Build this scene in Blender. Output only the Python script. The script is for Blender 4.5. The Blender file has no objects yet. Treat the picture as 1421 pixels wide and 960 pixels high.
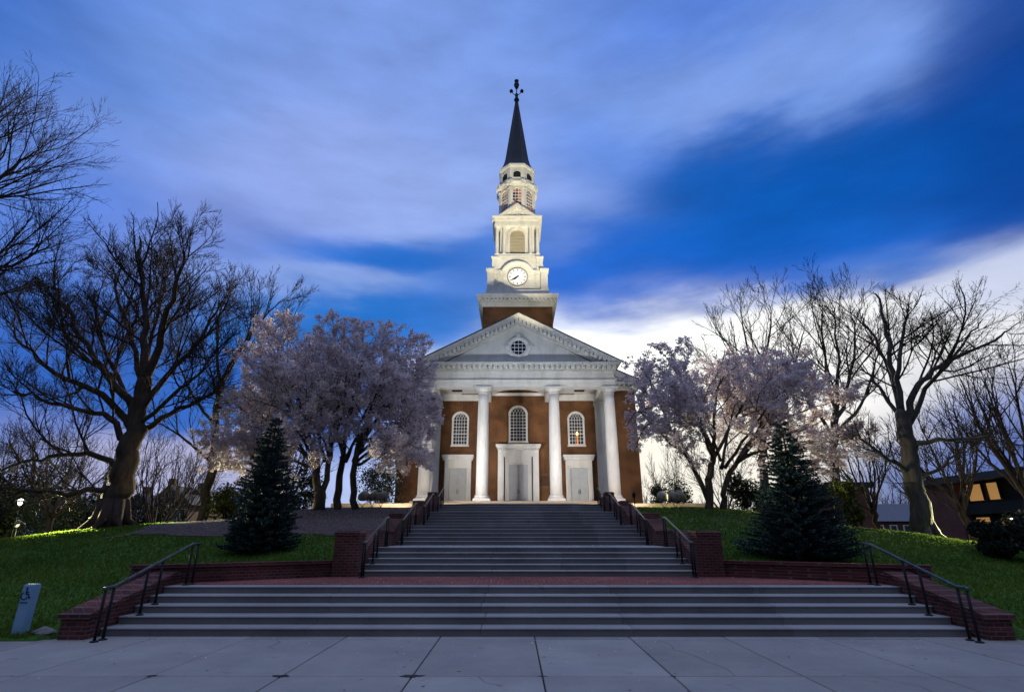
import bpy, math, random
from mathutils import Vector, Matrix, noise
R = math.radians
scene = bpy.context.scene
COL = scene.collection

# ------------------------------------------------------------------ camera
F_PX, PITCH, EYE, VX, XC = 745.0, R(19.4), 1.86, 713.0, -0.4
cam_data = bpy.data.cameras.new('camera')
cam = bpy.data.objects.new('camera', cam_data)
COL.objects.link(cam)
cam.location = (XC, 0, EYE)
cam.rotation_euler = (R(90) + PITCH, 0, R(0.19))
cam_data.sensor_width = 36.0
cam_data.lens = F_PX / 1421 * 36.0
cam_data.clip_start = 0.1
cam_data.clip_end = 3000
scene.camera = cam


def at(px, py, d):
    """A point of the place at ground distance d ahead of the viewpoint, from its place in the photograph."""
    zr = d * math.tan(PITCH - math.atan((py - 480) / F_PX))
    dep = d * math.cos(PITCH) + zr * math.sin(PITCH)
    return Vector((XC + (px - VX) / F_PX * dep, d, EYE + zr))


# ------------------------------------------------------------------ world: dusk sky with cloud banks
SKY = [
(-0.918, 0.664, 0.163, 0.122, 0.56, 0.0212, 0.1221, 0.5149, 1),
(-0.731, 0.685, 0.194, 0.112, 0.41, 0.15, 0.2961, 0.7454, 1),
(-0.464, 0.806, 0.268, 0.098, 0.24, 0.1878, 0.314, 0.7529, 1),
(-0.398, 0.623, 0.311, 0.092, 0.19, 0.2705, 0.3763, 0.7991, 1),
(-0.118, 0.752, 0.251, 0.122, 0.05, 0.2086, 0.3419, 0.7758, 1),
(-0.172, 0.6, 0.262, 0.068, -0.01, 0.314, 0.4397, 0.855, 1.2),
(0.106, 0.859, 0.282, 0.09, -0.06, 0.162, 0.2961, 0.7605, 1),
(0.406, 0.83, 0.23, 0.078, -0.22, 0.0704, 0.1946, 0.6724, 1),
(0.478, 0.746, 0.264, 0.051, -0.12, 0.2384, 0.3813, 0.8148, 1.3),
(0.686, 0.693, 0.144, 0.062, -0.04, 0.1714, 0.314, 0.7605, 1.1),
(0.906, 0.634, 0.091, 0.117, -0.55, 0.0, 0.0513, 0.305, 2.5),
(0.7, 0.549, 0.2, 0.053, -0.15, 0.0, 0.0802, 0.402, 2.5),
(0.48, 0.56, 0.215, 0.063, -0.13, 0.0, 0.1022, 0.4793, 2.5),
(0.416, 0.493, 0.296, 0.048, -0.14, 0.0015, 0.117, 0.5647, 2.2),
(0.829, 0.475, 0.095, 0.071, -0.42, 0.0, 0.0545, 0.314, 2.4),
(0.194, 0.689, 0.126, 0.081, -0.1, 0.1221, 0.2705, 0.7758, 0.8),
(0.139, 0.59, 0.107, 0.05, -0.07, 0.2831, 0.4125, 0.8714, 1),
(-0.21, 0.499, 0.249, 0.031, 0.22, 0.003, 0.1441, 0.6105, 2.3),
(-0.394, 0.418, 0.219, 0.025, 0.04, 0.314, 0.4342, 0.8148, 1.2),
(-0.296, 0.377, 0.255, 0.033, 0.1, 0.0097, 0.162, 0.5972, 2.2),
(0.176, 0.459, 0.158, 0.059, -0.08, 0.003, 0.1274, 0.6308, 2.0),
(0.379, 0.418, 0.153, 0.037, -0.01, 0.0048, 0.107, 0.5457, 1.8),
(0.214, 0.305, 0.181, 0.076, -0.07, 1.4495, 1.4495, 1.3412, 3.0),
(0.401, 0.301, 0.168, 0.069, -0.12, 1.0915, 1.0915, 1.0636, 1.8),
(0.63, 0.385, 0.139, 0.024, -0.15, 0.0168, 0.1413, 0.5776, 1.2),
(0.789, 0.33, 0.084, 0.039, -0.02, 0.6105, 0.6724, 0.8714, 1.2),
(0.652, 0.262, 0.135, 0.065, -0.19, 0.9131, 0.9131, 0.9216, 1.2),
(0.532, 0.143, 0.168, 0.068, -0.08, 1.0, 0.956, 0.8714, 1.1),
(0.737, 0.114, 0.102, 0.059, -0.1, 0.0482, 0.1221, 0.4678, 3.0),
(0.65, 0.081, 0.09, 0.041, -0.06, 0.0908, 0.1714, 0.491, 2.2),
(-0.557, 0.445, 0.159, 0.069, 0.23, 0.1878, 0.2874, 0.7305, 1),
(-0.765, 0.427, 0.13, 0.11, 0.34, 0.0887, 0.2159, 0.7157, 1),
(-0.754, 0.251, 0.126, 0.091, 0.22, 0.0232, 0.1274, 0.5457, 1),
(-0.517, 0.226, 0.181, 0.082, 0.12, 0.0232, 0.1274, 0.5271, 1),
(-0.561, 0.102, 0.115, 0.031, 0.06, 0.4851, 0.4851, 0.7157, 1.1),
(-0.744, 0.142, 0.067, 0.029, 0.13, 0.1878, 0.2623, 0.6308, 1),
(-0.132, 0.416, 0.101, 0.053, 0.04, 0.0212, 0.1714, 0.6584, 1.2),
(-0.658, 0.002, 0.161, 0.039, 0.0, 0.0452, 0.0704, 0.1714, 1),
(0.642, 0.002, 0.161, 0.049, -0.0, 0.1144, 0.1714, 0.3763, 1),
(0.269, 0.11, 0.195, 0.062, -0.03, 1.0, 0.956, 0.8308, 1.2),
(2.5, 0.12, 0.75, 0.30, 0, 0.06, 0.08, 0.14, 2.0),
(-2.5, 0.12, 0.75, 0.30, 0, 0.06, 0.08, 0.14, 2.0),
(3.0, 0.12, 0.75, 0.30, 0, 0.06, 0.08, 0.14, 2.0),
(-3.0, 0.12, 0.75, 0.30, 0, 0.06, 0.08, 0.14, 2.0),
(1.6, 0.15, 0.4, 0.22, 0, 0.10, 0.14, 0.26, 1.0),
(-1.6, 0.15, 0.4, 0.22, 0, 0.10, 0.14, 0.26, 1.0),
]
world = bpy.data.worlds.new("World")
scene.world = world
world.use_nodes = True
wn, wl = world.node_tree.nodes, world.node_tree.links
wn.clear()


def N(nodes, typ, **kw):
    n = nodes.new(typ)
    for k, v in kw.items():
        setattr(n, k, v)
    return n


def wmath(op, a, b=None, c=None):
    n = N(wn, 'ShaderNodeMath', operation=op)
    for i, v in enumerate((a, b, c)):
        if v is None:
            continue
        if isinstance(v, (int, float)):
            n.inputs[i].default_value = v
        else:
            wl.new(v, n.inputs[i])
    return n.outputs[0]


def wvec(op, a, b=None, s=None):
    n = N(wn, 'ShaderNodeVectorMath', operation=op)
    for i, v in enumerate((a, b)):
        if v is None:
            continue
        if isinstance(v, (tuple, list)):
            n.inputs[i].default_value = v
        else:
            wl.new(v, n.inputs[i])
    if s is not None:
        if isinstance(s, (int, float)):
            n.inputs['Scale'].default_value = s
        else:
            wl.new(s, n.inputs['Scale'])
    return n.outputs[1] if op in ('LENGTH', 'DOT_PRODUCT') else n.outputs[0]


tc = N(wn, 'ShaderNodeTexCoord')
sep = N(wn, 'ShaderNodeSeparateXYZ')
wl.new(tc.outputs['Generated'], sep.inputs[0])
az = wmath('ARCTAN2', sep.outputs[0], sep.outputs[1])
el = wmath('ARCSINE', sep.outputs[2])
cmb = N(wn, 'ShaderNodeCombineXYZ')
wl.new(az, cmb.inputs[0]); wl.new(el, cmb.inputs[1])
p0 = cmb.outputs[0]
# domain warp: long wind-drawn streaks plus finer curls
mp = N(wn, 'ShaderNodeMapping')
mp.inputs['Rotation'].default_value = (0, 0, R(-16))
mp.inputs['Scale'].default_value = (1.5, 5.0, 1)
wl.new(p0, mp.inputs[0])
n1 = N(wn, 'ShaderNodeTexNoise'); n1.inputs['Scale'].default_value = 1.7; n1.inputs['Detail'].default_value = 5
n1.inputs['Roughness'].default_value = 0.5
wl.new(mp.outputs[0], n1.inputs['Vector'])
w1 = wvec('SCALE', wvec('SUBTRACT', n1.outputs['Color'], (.5, .5, .5)), s=0.16)
n2 = N(wn, 'ShaderNodeTexNoise'); n2.inputs['Scale'].default_value = 7; n2.inputs['Detail'].default_value = 6
wl.new(mp.outputs[0], n2.inputs['Vector'])
w2 = wvec('SCALE', wvec('SUBTRACT', n2.outputs['Color'], (.5, .5, .5)), s=0.035)
pw = wvec('ADD', wvec('ADD', p0, w1), w2)
csum, wsum = None, None
for (ca, ce, sa, se, rot, r_, g_, b_, wt) in SKY:
    m = N(wn, 'ShaderNodeMapping', vector_type='TEXTURE')
    m.inputs['Location'].default_value = (ca, ce, 0)
    m.inputs['Rotation'].default_value = (0, 0, rot)
    m.inputs['Scale'].default_value = (sa, se, 1)
    wl.new(pw, m.inputs[0])
    d2 = wvec('DOT_PRODUCT', m.outputs[0], m.outputs[0])
    wgt = wmath('MULTIPLY', wmath('POWER', math.exp(-1.0), d2), wt)
    c = wvec('SCALE', (r_, g_, b_), s=wgt)
    csum = c if csum is None else wvec('ADD', csum, c)
    wsum = wgt if wsum is None else wmath('ADD', wsum, wgt)
# the rest of the dome: plain dusk blue with pale overcast overhead
W0 = 0.02
csum = wvec('ADD', csum, (0.52 * W0, 0.64 * W0, 1.02 * W0))
wsum = wmath('ADD', wsum, W0)
cloud = wvec('SCALE', csum, s=wmath('DIVIDE', 1.0, wsum))
# thin wisps brighten and darken the banks a little
n3 = N(wn, 'ShaderNodeTexNoise'); n3.inputs['Scale'].default_value = 3.2; n3.inputs['Detail'].default_value = 7
n3.inputs['Roughness'].default_value = 0.55
wl.new(mp.outputs[0], n3.inputs['Vector'])
amp = wmath('MULTIPLY_ADD', n3.outputs['Fac'], 0.56, 0.72)
cloud = wvec('SCALE', cloud, s=amp)
sky = N(wn, 'ShaderNodeTexSky', sky_type='NISHITA')
sky.sun_disc = False
sky.sun_elevation = R(8)
sky.sun_rotation = R(3)
bg1 = N(wn, 'ShaderNodeBackground'); bg1.inputs['Strength'].default_value = 0.0008
wl.new(sky.outputs[0], bg1.inputs['Color'])
bg2 = N(wn, 'ShaderNodeBackground'); bg2.inputs['Strength'].default_value = 1.0
wl.new(cloud, bg2.inputs['Color'])
add = N(wn, 'ShaderNodeAddShader')
wl.new(bg1.outputs[0], add.inputs[0]); wl.new(bg2.outputs[0], add.inputs[1])
wo = N(wn, 'ShaderNodeOutputWorld')
wl.new(add.outputs[0], wo.inputs['Surface'])

# the last low sun, behind the church to the right
sun_d = bpy.data.lights.new('sun', 'SUN')
sun_d.energy = 5.0
sun_d.angle = R(1.5)
sun_d.color = (1.0, 0.86, 0.55)
sun = bpy.data.objects.new('sun', sun_d)
COL.objects.link(sun)
sd = Vector((math.sin(R(3)) * math.cos(R(8)), math.cos(R(3)) * math.cos(R(8)), math.sin(R(8))))
sun.rotation_euler = sd.to_track_quat('Z', 'Y').to_euler()

scene.view_settings.view_transform = 'Standard'
scene.view_settings.look = 'None'
scene.view_settings.exposure = 0.0
scene.view_settings.gamma = 1.0
scene.view_settings.use_curve_mapping = False
scene.render.engine = 'CYCLES'
scene.cycles.max_bounces = 6
scene.cycles.transparent_max_bounces = 8
scene.cycles.sample_clamp_indirect = 4


# ------------------------------------------------------------------ materials
def newmat(name):
    m = bpy.data.materials.new(name)
    m.use_nodes = True
    nt = m.node_tree
    return m, nt.nodes, nt.links, nt.nodes['Principled BSDF']


def mk(name, col, col2=None, scale=3.0, rough=0.7, bump=0.0, bscale=40.0, spec=0.3, metal=0.0, detail=6, lo=.35, hi=.65, stretch=(1, 1, 1)):
    """Two-tone noise material with optional grain bump, in object space."""
    m, n, l, b = newmat(name)
    t = N(n, 'ShaderNodeTexCoord')
    mpn = N(n, 'ShaderNodeMapping'); mpn.inputs['Scale'].default_value = stretch
    l.new(t.outputs['Object'], mpn.inputs[0])
    nz = N(n, 'ShaderNodeTexNoise'); nz.inputs['Scale'].default_value = scale; nz.inputs['Detail'].default_value = detail
    nz.inputs['Roughness'].default_value = 0.62
    l.new(mpn.outputs[0], nz.inputs['Vector'])
    cr = N(n, 'ShaderNodeValToRGB')
    cr.color_ramp.elements[0].position = lo; cr.color_ramp.elements[1].position = hi
    cr.color_ramp.elements[0].color = (*col, 1)
    cr.color_ramp.elements[1].color = (*(col2 or tuple(c * 0.75 for c in col)), 1)
    l.new(nz.outputs['Fac'], cr.inputs[0])
    l.new(cr.outputs[0], b.inputs['Base Color'])
    b.inputs['Roughness'].default_value = rough
    b.inputs['Specular IOR Level'].default_value = spec
    b.inputs['Metallic'].default_value = metal
    if bump:
        nb = N(n, 'ShaderNodeTexNoise'); nb.inputs['Scale'].default_value = bscale; nb.inputs['Detail'].default_value = 5
        l.new(mpn.outputs[0], nb.inputs['Vector'])
        bp = N(n, 'ShaderNodeBump'); bp.inputs['Strength'].default_value = bump; bp.inputs['Distance'].default_value = 0.02
        l.new(nb.outputs['Fac'], bp.inputs['Height'])
        l.new(bp.outputs[0], b.inputs['Normal'])
    return m


def brick(name, c1, c2, mortar, w=0.22, h=0.075, ms=0.011, mode='wall', vary=0.5):
    """Brick bond; wall: rows run along x+y and rise with z.  floor: laid in the ground plane."""
    m, n, l, b = newmat(name)
    g = N(n, 'ShaderNodeNewGeometry')
    s = N(n, 'ShaderNodeSeparateXYZ'); l.new(g.outputs['Position'], s.inputs[0])
    cb = N(n, 'ShaderNodeCombineXYZ')
    if mode == 'wall':
        ad = N(n, 'ShaderNodeMath', operation='ADD'); l.new(s.outputs[0], ad.inputs[0]); l.new(s.outputs[1], ad.inputs[1])
        l.new(ad.outputs[0], cb.inputs[0]); l.new(s.outputs[2], cb.inputs[1])
    else:
        l.new(s.outputs[1], cb.inputs[0]); l.new(s.outputs[0], cb.inputs[1])
    bt = N(n, 'ShaderNodeTexBrick')
    bt.inputs['Scale'].default_value = 1.0
    bt.inputs['Brick Width'].default_value = w; bt.inputs['Row Height'].default_value = h
    bt.inputs['Mortar Size'].default_value = ms
    bt.inputs['Mortar Smooth'].default_value = 0.2
    bt.inputs['Bias'].default_value = -0.1
    bt.inputs['Color1'].default_value = (*c1, 1); bt.inputs['Color2'].default_value = (*c2, 1); bt.inputs['Mortar'].default_value = (*mortar, 1)
    l.new(cb.outputs[0], bt.inputs['Vector'])
    nz = N(n, 'ShaderNodeTexNoise'); nz.inputs['Scale'].default_value = 0.9; nz.inputs['Detail'].default_value = 7
    l.new(g.outputs['Position'], nz.inputs['Vector'])
    mr = N(n, 'ShaderNodeMapRange'); mr.inputs[1].default_value = .3; mr.inputs[2].default_value = .7
    mr.inputs[3].default_value = 1 - vary * .5; mr.inputs[4].default_value = 1 + vary * .5
    l.new(nz.outputs['Fac'], mr.inputs[0])
    vm = N(n, 'ShaderNodeVectorMath', operation='SCALE')
    l.new(bt.outputs['Color'], vm.inputs[0]); l.new(mr.outputs[0], vm.inputs['Scale'])
    l.new(vm.outputs[0], b.inputs['Base Color'])
    bp = N(n, 'ShaderNodeBump'); bp.inputs['Strength'].default_value = 0.5; bp.inputs['Distance'].default_value = 0.01; bp.invert = True
    l.new(bt.outputs['Fac'], bp.inputs['Height']); l.new(bp.outputs[0], b.inputs['Normal'])
    b.inputs['Roughness'].default_value = 0.85
    b.inputs['Specular IOR Level'].default_value = 0.2
    return m


def emis(name, col, strength):
    m, n, l, b = newmat(name)
    b.inputs['Base Color'].default_value = (*col, 1)
    b.inputs['Emission Color'].default_value = (*col, 1)
    b.inputs['Emission Strength'].default_value = strength
    return m


M = {}
M['white'] = mk('white_paint', (.80, .79, .77), (.60, .59, .56), lo=.45, hi=.78, scale=1.5, rough=.5, bump=.06, bscale=9, stretch=(1, 1, .35))
M['door'] = mk('door_paint', (.55, .58, .61), (.48, .51, .54), scale=2, rough=.45)
M['brick'] = brick('church_brick', (.118, .031, .0085), (.042, .0105, .004), (.24, .14, .07), w=.28, h=.095, ms=.018, vary=.8)
M['brick_dark'] = brick('garden_brick', (.13, .036, .031), (.06, .020, .020), (.12, .085, .08), vary=.8)
M['brick_far'] = brick('campus_brick', (.17, .055, .055), (.12, .038, .04), (.15, .10, .10), vary=.5)
M['paver'] = brick('brick_paver', (.30, .085, .07), (.20, .055, .05), (.10, .07, .07), w=.21, h=.105, ms=.012, mode='floor', vary=.5)
M['stone'] = mk('pale_stone', (.52, .43, .31), (.42, .34, .25), scale=2.5, rough=.8, bump=.15)
M['slate'] = mk('slate_roof', (.05, .055, .07), (.035, .04, .05), scale=6, rough=.6)
M['spire'] = mk('spire_copper', (.012, .020, .045), (.008, .013, .03), scale=4, rough=.6, spec=.25)
M['iron'] = mk('black_iron', (.012, .012, .014), (.02, .019, .02), scale=8, rough=.5, spec=.2)
M['rail'] = mk('worn_steel_rail', (.10, .12, .13), (.05, .06, .065), scale=5, rough=.3, spec=.6, metal=.6)
M['lampbox'] = mk('lamp_housing', (.42, .37, .29), (.3, .26, .2), scale=5, rough=.5)
M['plaque'] = mk('bronze_plaque', (.07, .035, .025), (.05, .03, .02), scale=8, rough=.4, metal=.5)
M['louver'] = mk('louver_paint', (.55, .50, .40), (.48, .43, .34), scale=4, rough=.6)
M['grey'] = mk('vent_grey', (.25, .24, .24), None, scale=5)
M['dark'] = mk('dark_void', (.015, .015, .018), None, scale=4)
M['bark'] = mk('dark_bark', (.085, .058, .042), (.035, .024, .02), scale=5, rough=.95, bump=.9, bscale=14, stretch=(1, 1, .25))
M['twig'] = mk('twig_bark', (.06, .042, .034), (.03, .022, .02), scale=4, rough=.95)
M['bark_grey'] = mk('grey_bark', (.10, .085, .075), (.05, .042, .04), scale=5, rough=.95, bump=.8, bscale=12, stretch=(1, 1, .25))
M['cherry_bark'] = mk('cherry_bark', (.13, .10, .07), (.045, .035, .03), scale=4, rough=.9, bump=.7, bscale=14, stretch=(1, 1, .3))
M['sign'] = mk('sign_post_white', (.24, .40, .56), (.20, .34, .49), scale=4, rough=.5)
M['sign_ink'] = mk('sign_ink_blue', (.02, .05, .16), None, scale=4)
M['rock'] = mk('grey_rock', (.25, .24, .23), (.15, .14, .14), scale=5, rough=.9, bump=.5, bscale=9)
M['dial'] = emis('lit_dial', (1.0, .97, .93), .80)
M['dial'].node_tree.nodes['Principled BSDF'].inputs['Base Color'].default_value = (.3, .3, .3, 1)
M['hand'] = mk('clock_hand_black', (.01, .01, .01), None)
M['lens'] = emis('lamp_lens', (1.0, .9, .65), 12)
M['window_lit'] = emis('lit_window', (1.0, .50, .16), .30)
M['window_dim'] = emis('dim_window', (1.0, .40, .10), .16)
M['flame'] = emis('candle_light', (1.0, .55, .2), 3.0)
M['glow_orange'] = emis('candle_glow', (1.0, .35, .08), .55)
M['bulb_dim'] = emis('dim_lamp_bulb', (1.0, .85, .6), 1.2)
M['bulb'] = emis('street_lamp_bulb', (1.0, .93, .8), 9)


def glass(name, col, rough=.06):
    m, n, l, b = newmat(name)
    t = N(n, 'ShaderNodeTexCoord')
    nz = N(n, 'ShaderNodeTexNoise'); nz.inputs['Scale'].default_value = 1.6; nz.inputs['Detail'].default_value = 2
    l.new(t.outputs['Object'], nz.inputs['Vector'])
    cr = N(n, 'ShaderNodeValToRGB'); cr.color_ramp.elements[0].position = .4; cr.color_ramp.elements[1].position = .6
    cr.color_ramp.elements[0].color = (*col, 1); cr.color_ramp.elements[1].color = (*[c * .35 for c in col], 1)
    l.new(nz.outputs['Fac'], cr.inputs[0]); l.new(cr.outputs[0], b.inputs['Base Color'])
    bp = N(n, 'ShaderNodeBump'); bp.inputs['Strength'].default_value = .25; bp.inputs['Distance'].default_value = .05
    l.new(nz.outputs['Fac'], bp.inputs['Height']); l.new(bp.outputs[0], b.inputs['Normal'])
    b.inputs['Roughness'].default_value = rough
    b.inputs['Specular IOR Level'].default_value = .8
    return m


M['glass'] = glass('window_glass', (.05, .06, .09))
M['glass_blue'] = glass('oculus_glass', (.01, .02, .07))
M['glass_lantern'] = glass('lantern_glass', (.09, .10, .17))
_n, _l = M['glass_lantern'].node_tree.nodes, M['glass_lantern'].node_tree.links      # patchy orange glow painted into the panes, no lamp inside
_t = N(_n, 'ShaderNodeTexCoord'); _z = N(_n, 'ShaderNodeTexNoise'); _z.inputs['Scale'].default_value = 1.1
_l.new(_t.outputs['Object'], _z.inputs['Vector'])
_r = N(_n, 'ShaderNodeMapRange'); _r.inputs[1].default_value = .48; _r.inputs[2].default_value = .66; _r.inputs[3].default_value = 0; _r.inputs[4].default_value = .5
_l.new(_z.outputs['Fac'], _r.inputs[0]); _l.new(_r.outputs[0], _n['Principled BSDF'].inputs['Emission Strength'])
_n['Principled BSDF'].inputs['Emission Color'].default_value = (1.0, .35, .16, 1)


def concrete(name, c1, c2, stain):
    m, n, l, b = newmat(name)
    g = N(n, 'ShaderNodeNewGeometry')
    a = N(n, 'ShaderNodeTexNoise'); a.inputs['Scale'].default_value = .55; a.inputs['Detail'].default_value = 8; a.inputs['Roughness'].default_value = .65
    c = N(n, 'ShaderNodeTexNoise'); c.inputs['Scale'].default_value = 60; c.inputs['Detail'].default_value = 4
    s = N(n, 'ShaderNodeTexNoise'); s.inputs['Scale'].default_value = 2.3; s.inputs['Detail'].default_value = 6; s.inputs['Roughness'].default_value = .7
    for q in (a, c, s):
        l.new(g.outputs['Position'], q.inputs['Vector'])
    r1 = N(n, 'ShaderNodeValToRGB'); r1.color_ramp.elements[0].position = .3; r1.color_ramp.elements[1].position = .7
    r1.color_ramp.elements[0].color = (*c1, 1); r1.color_ramp.elements[1].color = (*c2, 1)
    l.new(a.outputs['Fac'], r1.inputs[0])
    r2 = N(n, 'ShaderNodeValToRGB'); r2.color_ramp.elements[0].position = .60; r2.color_ramp.elements[1].position = .78
    r2.color_ramp.elements[0].color = (1, 1, 1, 1); r2.color_ramp.elements[1].color = (*stain, 1)
    l.new(s.outputs['Fac'], r2.inputs[0])
    mx = N(n, 'ShaderNodeMixRGB', blend_type='MULTIPLY'); mx.inputs[0].default_value = 1
    l.new(r1.outputs[0], mx.inputs[1]); l.new(r2.outputs[0], mx.inputs[2])
    r3 = N(n, 'ShaderNodeMapRange'); r3.inputs[3].default_value = .8; r3.inputs[4].default_value = 1.2
    l.new(c.outputs['Fac'], r3.inputs[0])
    vm = N(n, 'ShaderNodeVectorMath', operation='SCALE'); l.new(mx.outputs[0], vm.inputs[0]); l.new(r3.outputs[0], vm.inputs['Scale'])
    # every slab was poured on its own day
    r4 = N(n, 'ShaderNodeMapRange'); r4.inputs[3].default_value = .86; r4.inputs[4].default_value = 1.1
    l.new(g.outputs['Random Per Island'], r4.inputs[0])
    vm2 = N(n, 'ShaderNodeVectorMath', operation='SCALE'); l.new(vm.outputs[0], vm2.inputs[0]); l.new(r4.outputs[0], vm2.inputs['Scale'])
    l.new(vm2.outputs[0], b.inputs['Base Color'])
    bp = N(n, 'ShaderNodeBump'); bp.inputs['Strength'].default_value = .25; bp.inputs['Distance'].default_value = .01
    l.new(c.outputs['Fac'], bp.inputs['Height']); l.new(bp.outputs[0], b.inputs['Normal'])
    b.inputs['Roughness'].default_value = .8; b.inputs['Specular IOR Level'].default_value = .25
    return m


M['plaza'] = concrete('plaza_concrete', (.37, .35, .33), (.25, .24, .235), (.55, .52, .5))
M['step'] = concrete('step_riser_stone', (.22, .205, .20), (.14, .132, .132), (.6, .57, .55))  # shade of the upright faces is put into this darker colour
M['tread'] = concrete('worn_tread_stone', (.35, .345, .345), (.25, .245, .248), (.6, .58, .56))  # skylight on the treads is put into this paler colour
M['joint'] = mk('joint_dirt', (.02, .02, .02), None)


def foliage(name, c1, c2, scale=1.2, rough=.75, trans=0.0):
    m, n, l, b = newmat(name)
    g = N(n, 'ShaderNodeNewGeometry')
    nz = N(n, 'ShaderNodeTexNoise'); nz.inputs['Scale'].default_value = scale; nz.inputs['Detail'].default_value = 3
    l.new(g.outputs['Position'], nz.inputs['Vector'])
    ad = N(n, 'ShaderNodeMath', operation='MULTIPLY_ADD'); ad.inputs[1].default_value = .45
    l.new(g.outputs['Random Per Island'], ad.inputs[0]); 
    sb = N(n, 'ShaderNodeMath', operation='MULTIPLY'); sb.inputs[1].default_value = .75
    l.new(nz.outputs['Fac'], sb.inputs[0]); l.new(sb.outputs[0], ad.inputs[2])
    cr = N(n, 'ShaderNodeValToRGB'); cr.color_ramp.elements[0].position = .3; cr.color_ramp.elements[1].position = .85
    cr.color_ramp.elements[0].color = (*c1, 1); cr.color_ramp.elements[1].color = (*c2, 1)
    l.new(ad.outputs[0], cr.inputs[0]); l.new(cr.outputs[0], b.inputs['Base Color'])
    b.inputs['Roughness'].default_value = rough; b.inputs['Specular IOR Level'].default_value = .2
    if trans:
        tr = N(n, 'ShaderNodeBsdfTranslucent'); l.new(cr.outputs[0], tr.inputs['Color'])
        mx = N(n, 'ShaderNodeMixShader'); mx.inputs[0].default_value = trans
        l.new(b.outputs[0], mx.inputs[1]); l.new(tr.outputs[0], mx.inputs[2])
        l.new(mx.outputs[0], n['Material Output'].inputs['Surface'])
    return m


M['spruce'] = foliage('spruce_needles', (.018, .042, .042), (.062, .10, .092), 2.0)
M['evergreen'] = foliage('evergreen_leaves', (.015, .022, .012), (.04, .05, .022), 1.5)
M['shrub'] = foliage('shrub_leaves', (.05, .065, .015), (.14, .15, .03), 1.5)
M['hedge'] = foliage('hedge_leaves', (.008, .014, .010), (.02, .03, .02), 2)
M['willow'] = foliage('young_leaves', (.035, .050, .015), (.08, .10, .03), 1.2)
M['blossom'] = foliage('cherry_blossom', (.58, .45, .49), (.96, .88, .89), 4.5, trans=.45)
M['blade'] = foliage('grass_blades', (.035, .100, .012), (.16, .22, .030), .5, trans=.5)


def lawnmat():
    m, n, l, b = newmat('lawn')
    g = N(n, 'ShaderNodeNewGeometry')
    a = N(n, 'ShaderNodeTexNoise'); a.inputs['Scale'].default_value = .5; a.inputs['Detail'].default_value = 8; a.inputs['Roughness'].default_value = .7
    c = N(n, 'ShaderNodeTexNoise'); c.inputs['Scale'].default_value = 14; c.inputs['Detail'].default_value = 6
    for q in (a, c):
        l.new(g.outputs['Position'], q.inputs['Vector'])
    r1 = N(n, 'ShaderNodeValToRGB'); r1.color_ramp.elements[0].position = .35; r1.color_ramp.elements[1].position = .68
    r1.color_ramp.elements[0].color = (.024, .075, .012, 1); r1.color_ramp.elements[1].color = (.062, .135, .022, 1)
    l.new(a.outputs['Fac'], r1.inputs[0])
    r3 = N(n, 'ShaderNodeMapRange'); r3.inputs[1].default_value = .3; r3.inputs[2].default_value = .7; r3.inputs[3].default_value = .5; r3.inputs[4].default_value = 1.4
    l.new(c.outputs['Fac'], r3.inputs[0])
    vm = N(n, 'ShaderNodeVectorMath', operation='SCALE'); l.new(r1.outputs[0], vm.inputs[0]); l.new(r3.outputs[0], vm.inputs['Scale'])
    l.new(vm.outputs[0], b.inputs['Base Color'])
    b.inputs['Roughness'].default_value = .95; b.inputs['Specular IOR Level'].default_value = .1
    bp = N(n, 'ShaderNodeBump'); bp.inputs['Strength'].default_value = .8; bp.inputs['Distance'].default_value = .05
    l.new(c.outputs['Fac'], bp.inputs['Height']); l.new(bp.outputs[0], b.inputs['Normal'])
    return m


M['lawn'] = lawnmat()


def mulchmat():
    m, n, l, b = newmat('bark_mulch')
    g = N(n, 'ShaderNodeNewGeometry')
    v = N(n, 'ShaderNodeTexVoronoi'); v.inputs['Scale'].default_value = 11
    a = N(n, 'ShaderNodeTexNoise'); a.inputs['Scale'].default_value = 5; a.inputs['Detail'].default_value = 8; a.inputs['Roughness'].default_value = .75
    for q in (a, v):
        l.new(g.outputs['Position'], q.inputs['Vector'])
    r1 = N(n, 'ShaderNodeValToRGB'); r1.color_ramp.elements[0].position = .38; r1.color_ramp.elements[1].position = .66
    r1.color_ramp.elements[0].color = (.040, .026, .022, 1); r1.color_ramp.elements[1].color = (.13, .095, .09, 1)
    l.new(a.outputs['Fac'], r1.inputs[0])
    # fallen petals
    r2 = N(n, 'ShaderNodeValToRGB'); r2.color_ramp.elements[0].position = .0; r2.color_ramp.elements[1].position = .16
    r2.color_ramp.elements[0].color = (1, 1, 1, 1); r2.color_ramp.elements[1].color = (0, 0, 0, 1)
    l.new(v.outputs['Distance'], r2.inputs[0])
    mx = N(n, 'ShaderNodeMixRGB'); l.new(r2.outputs[0], mx.inputs[0]); l.new(r1.outputs[0], mx.inputs[1]); mx.inputs[2].default_value = (.5, .4, .44, 1)
    l.new(mx.outputs[0], b.inputs['Base Color']); b.inputs['Roughness'].default_value = .95
    bp = N(n, 'ShaderNodeBump'); bp.inputs['Strength'].default_value = .8; bp.inputs['Distance'].default_value = .05
    l.new(a.outputs['Fac'], bp.inputs['Height']); l.new(bp.outputs[0], b.inputs['Normal'])
    return m


M['mulch'] = mulchmat()


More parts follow.
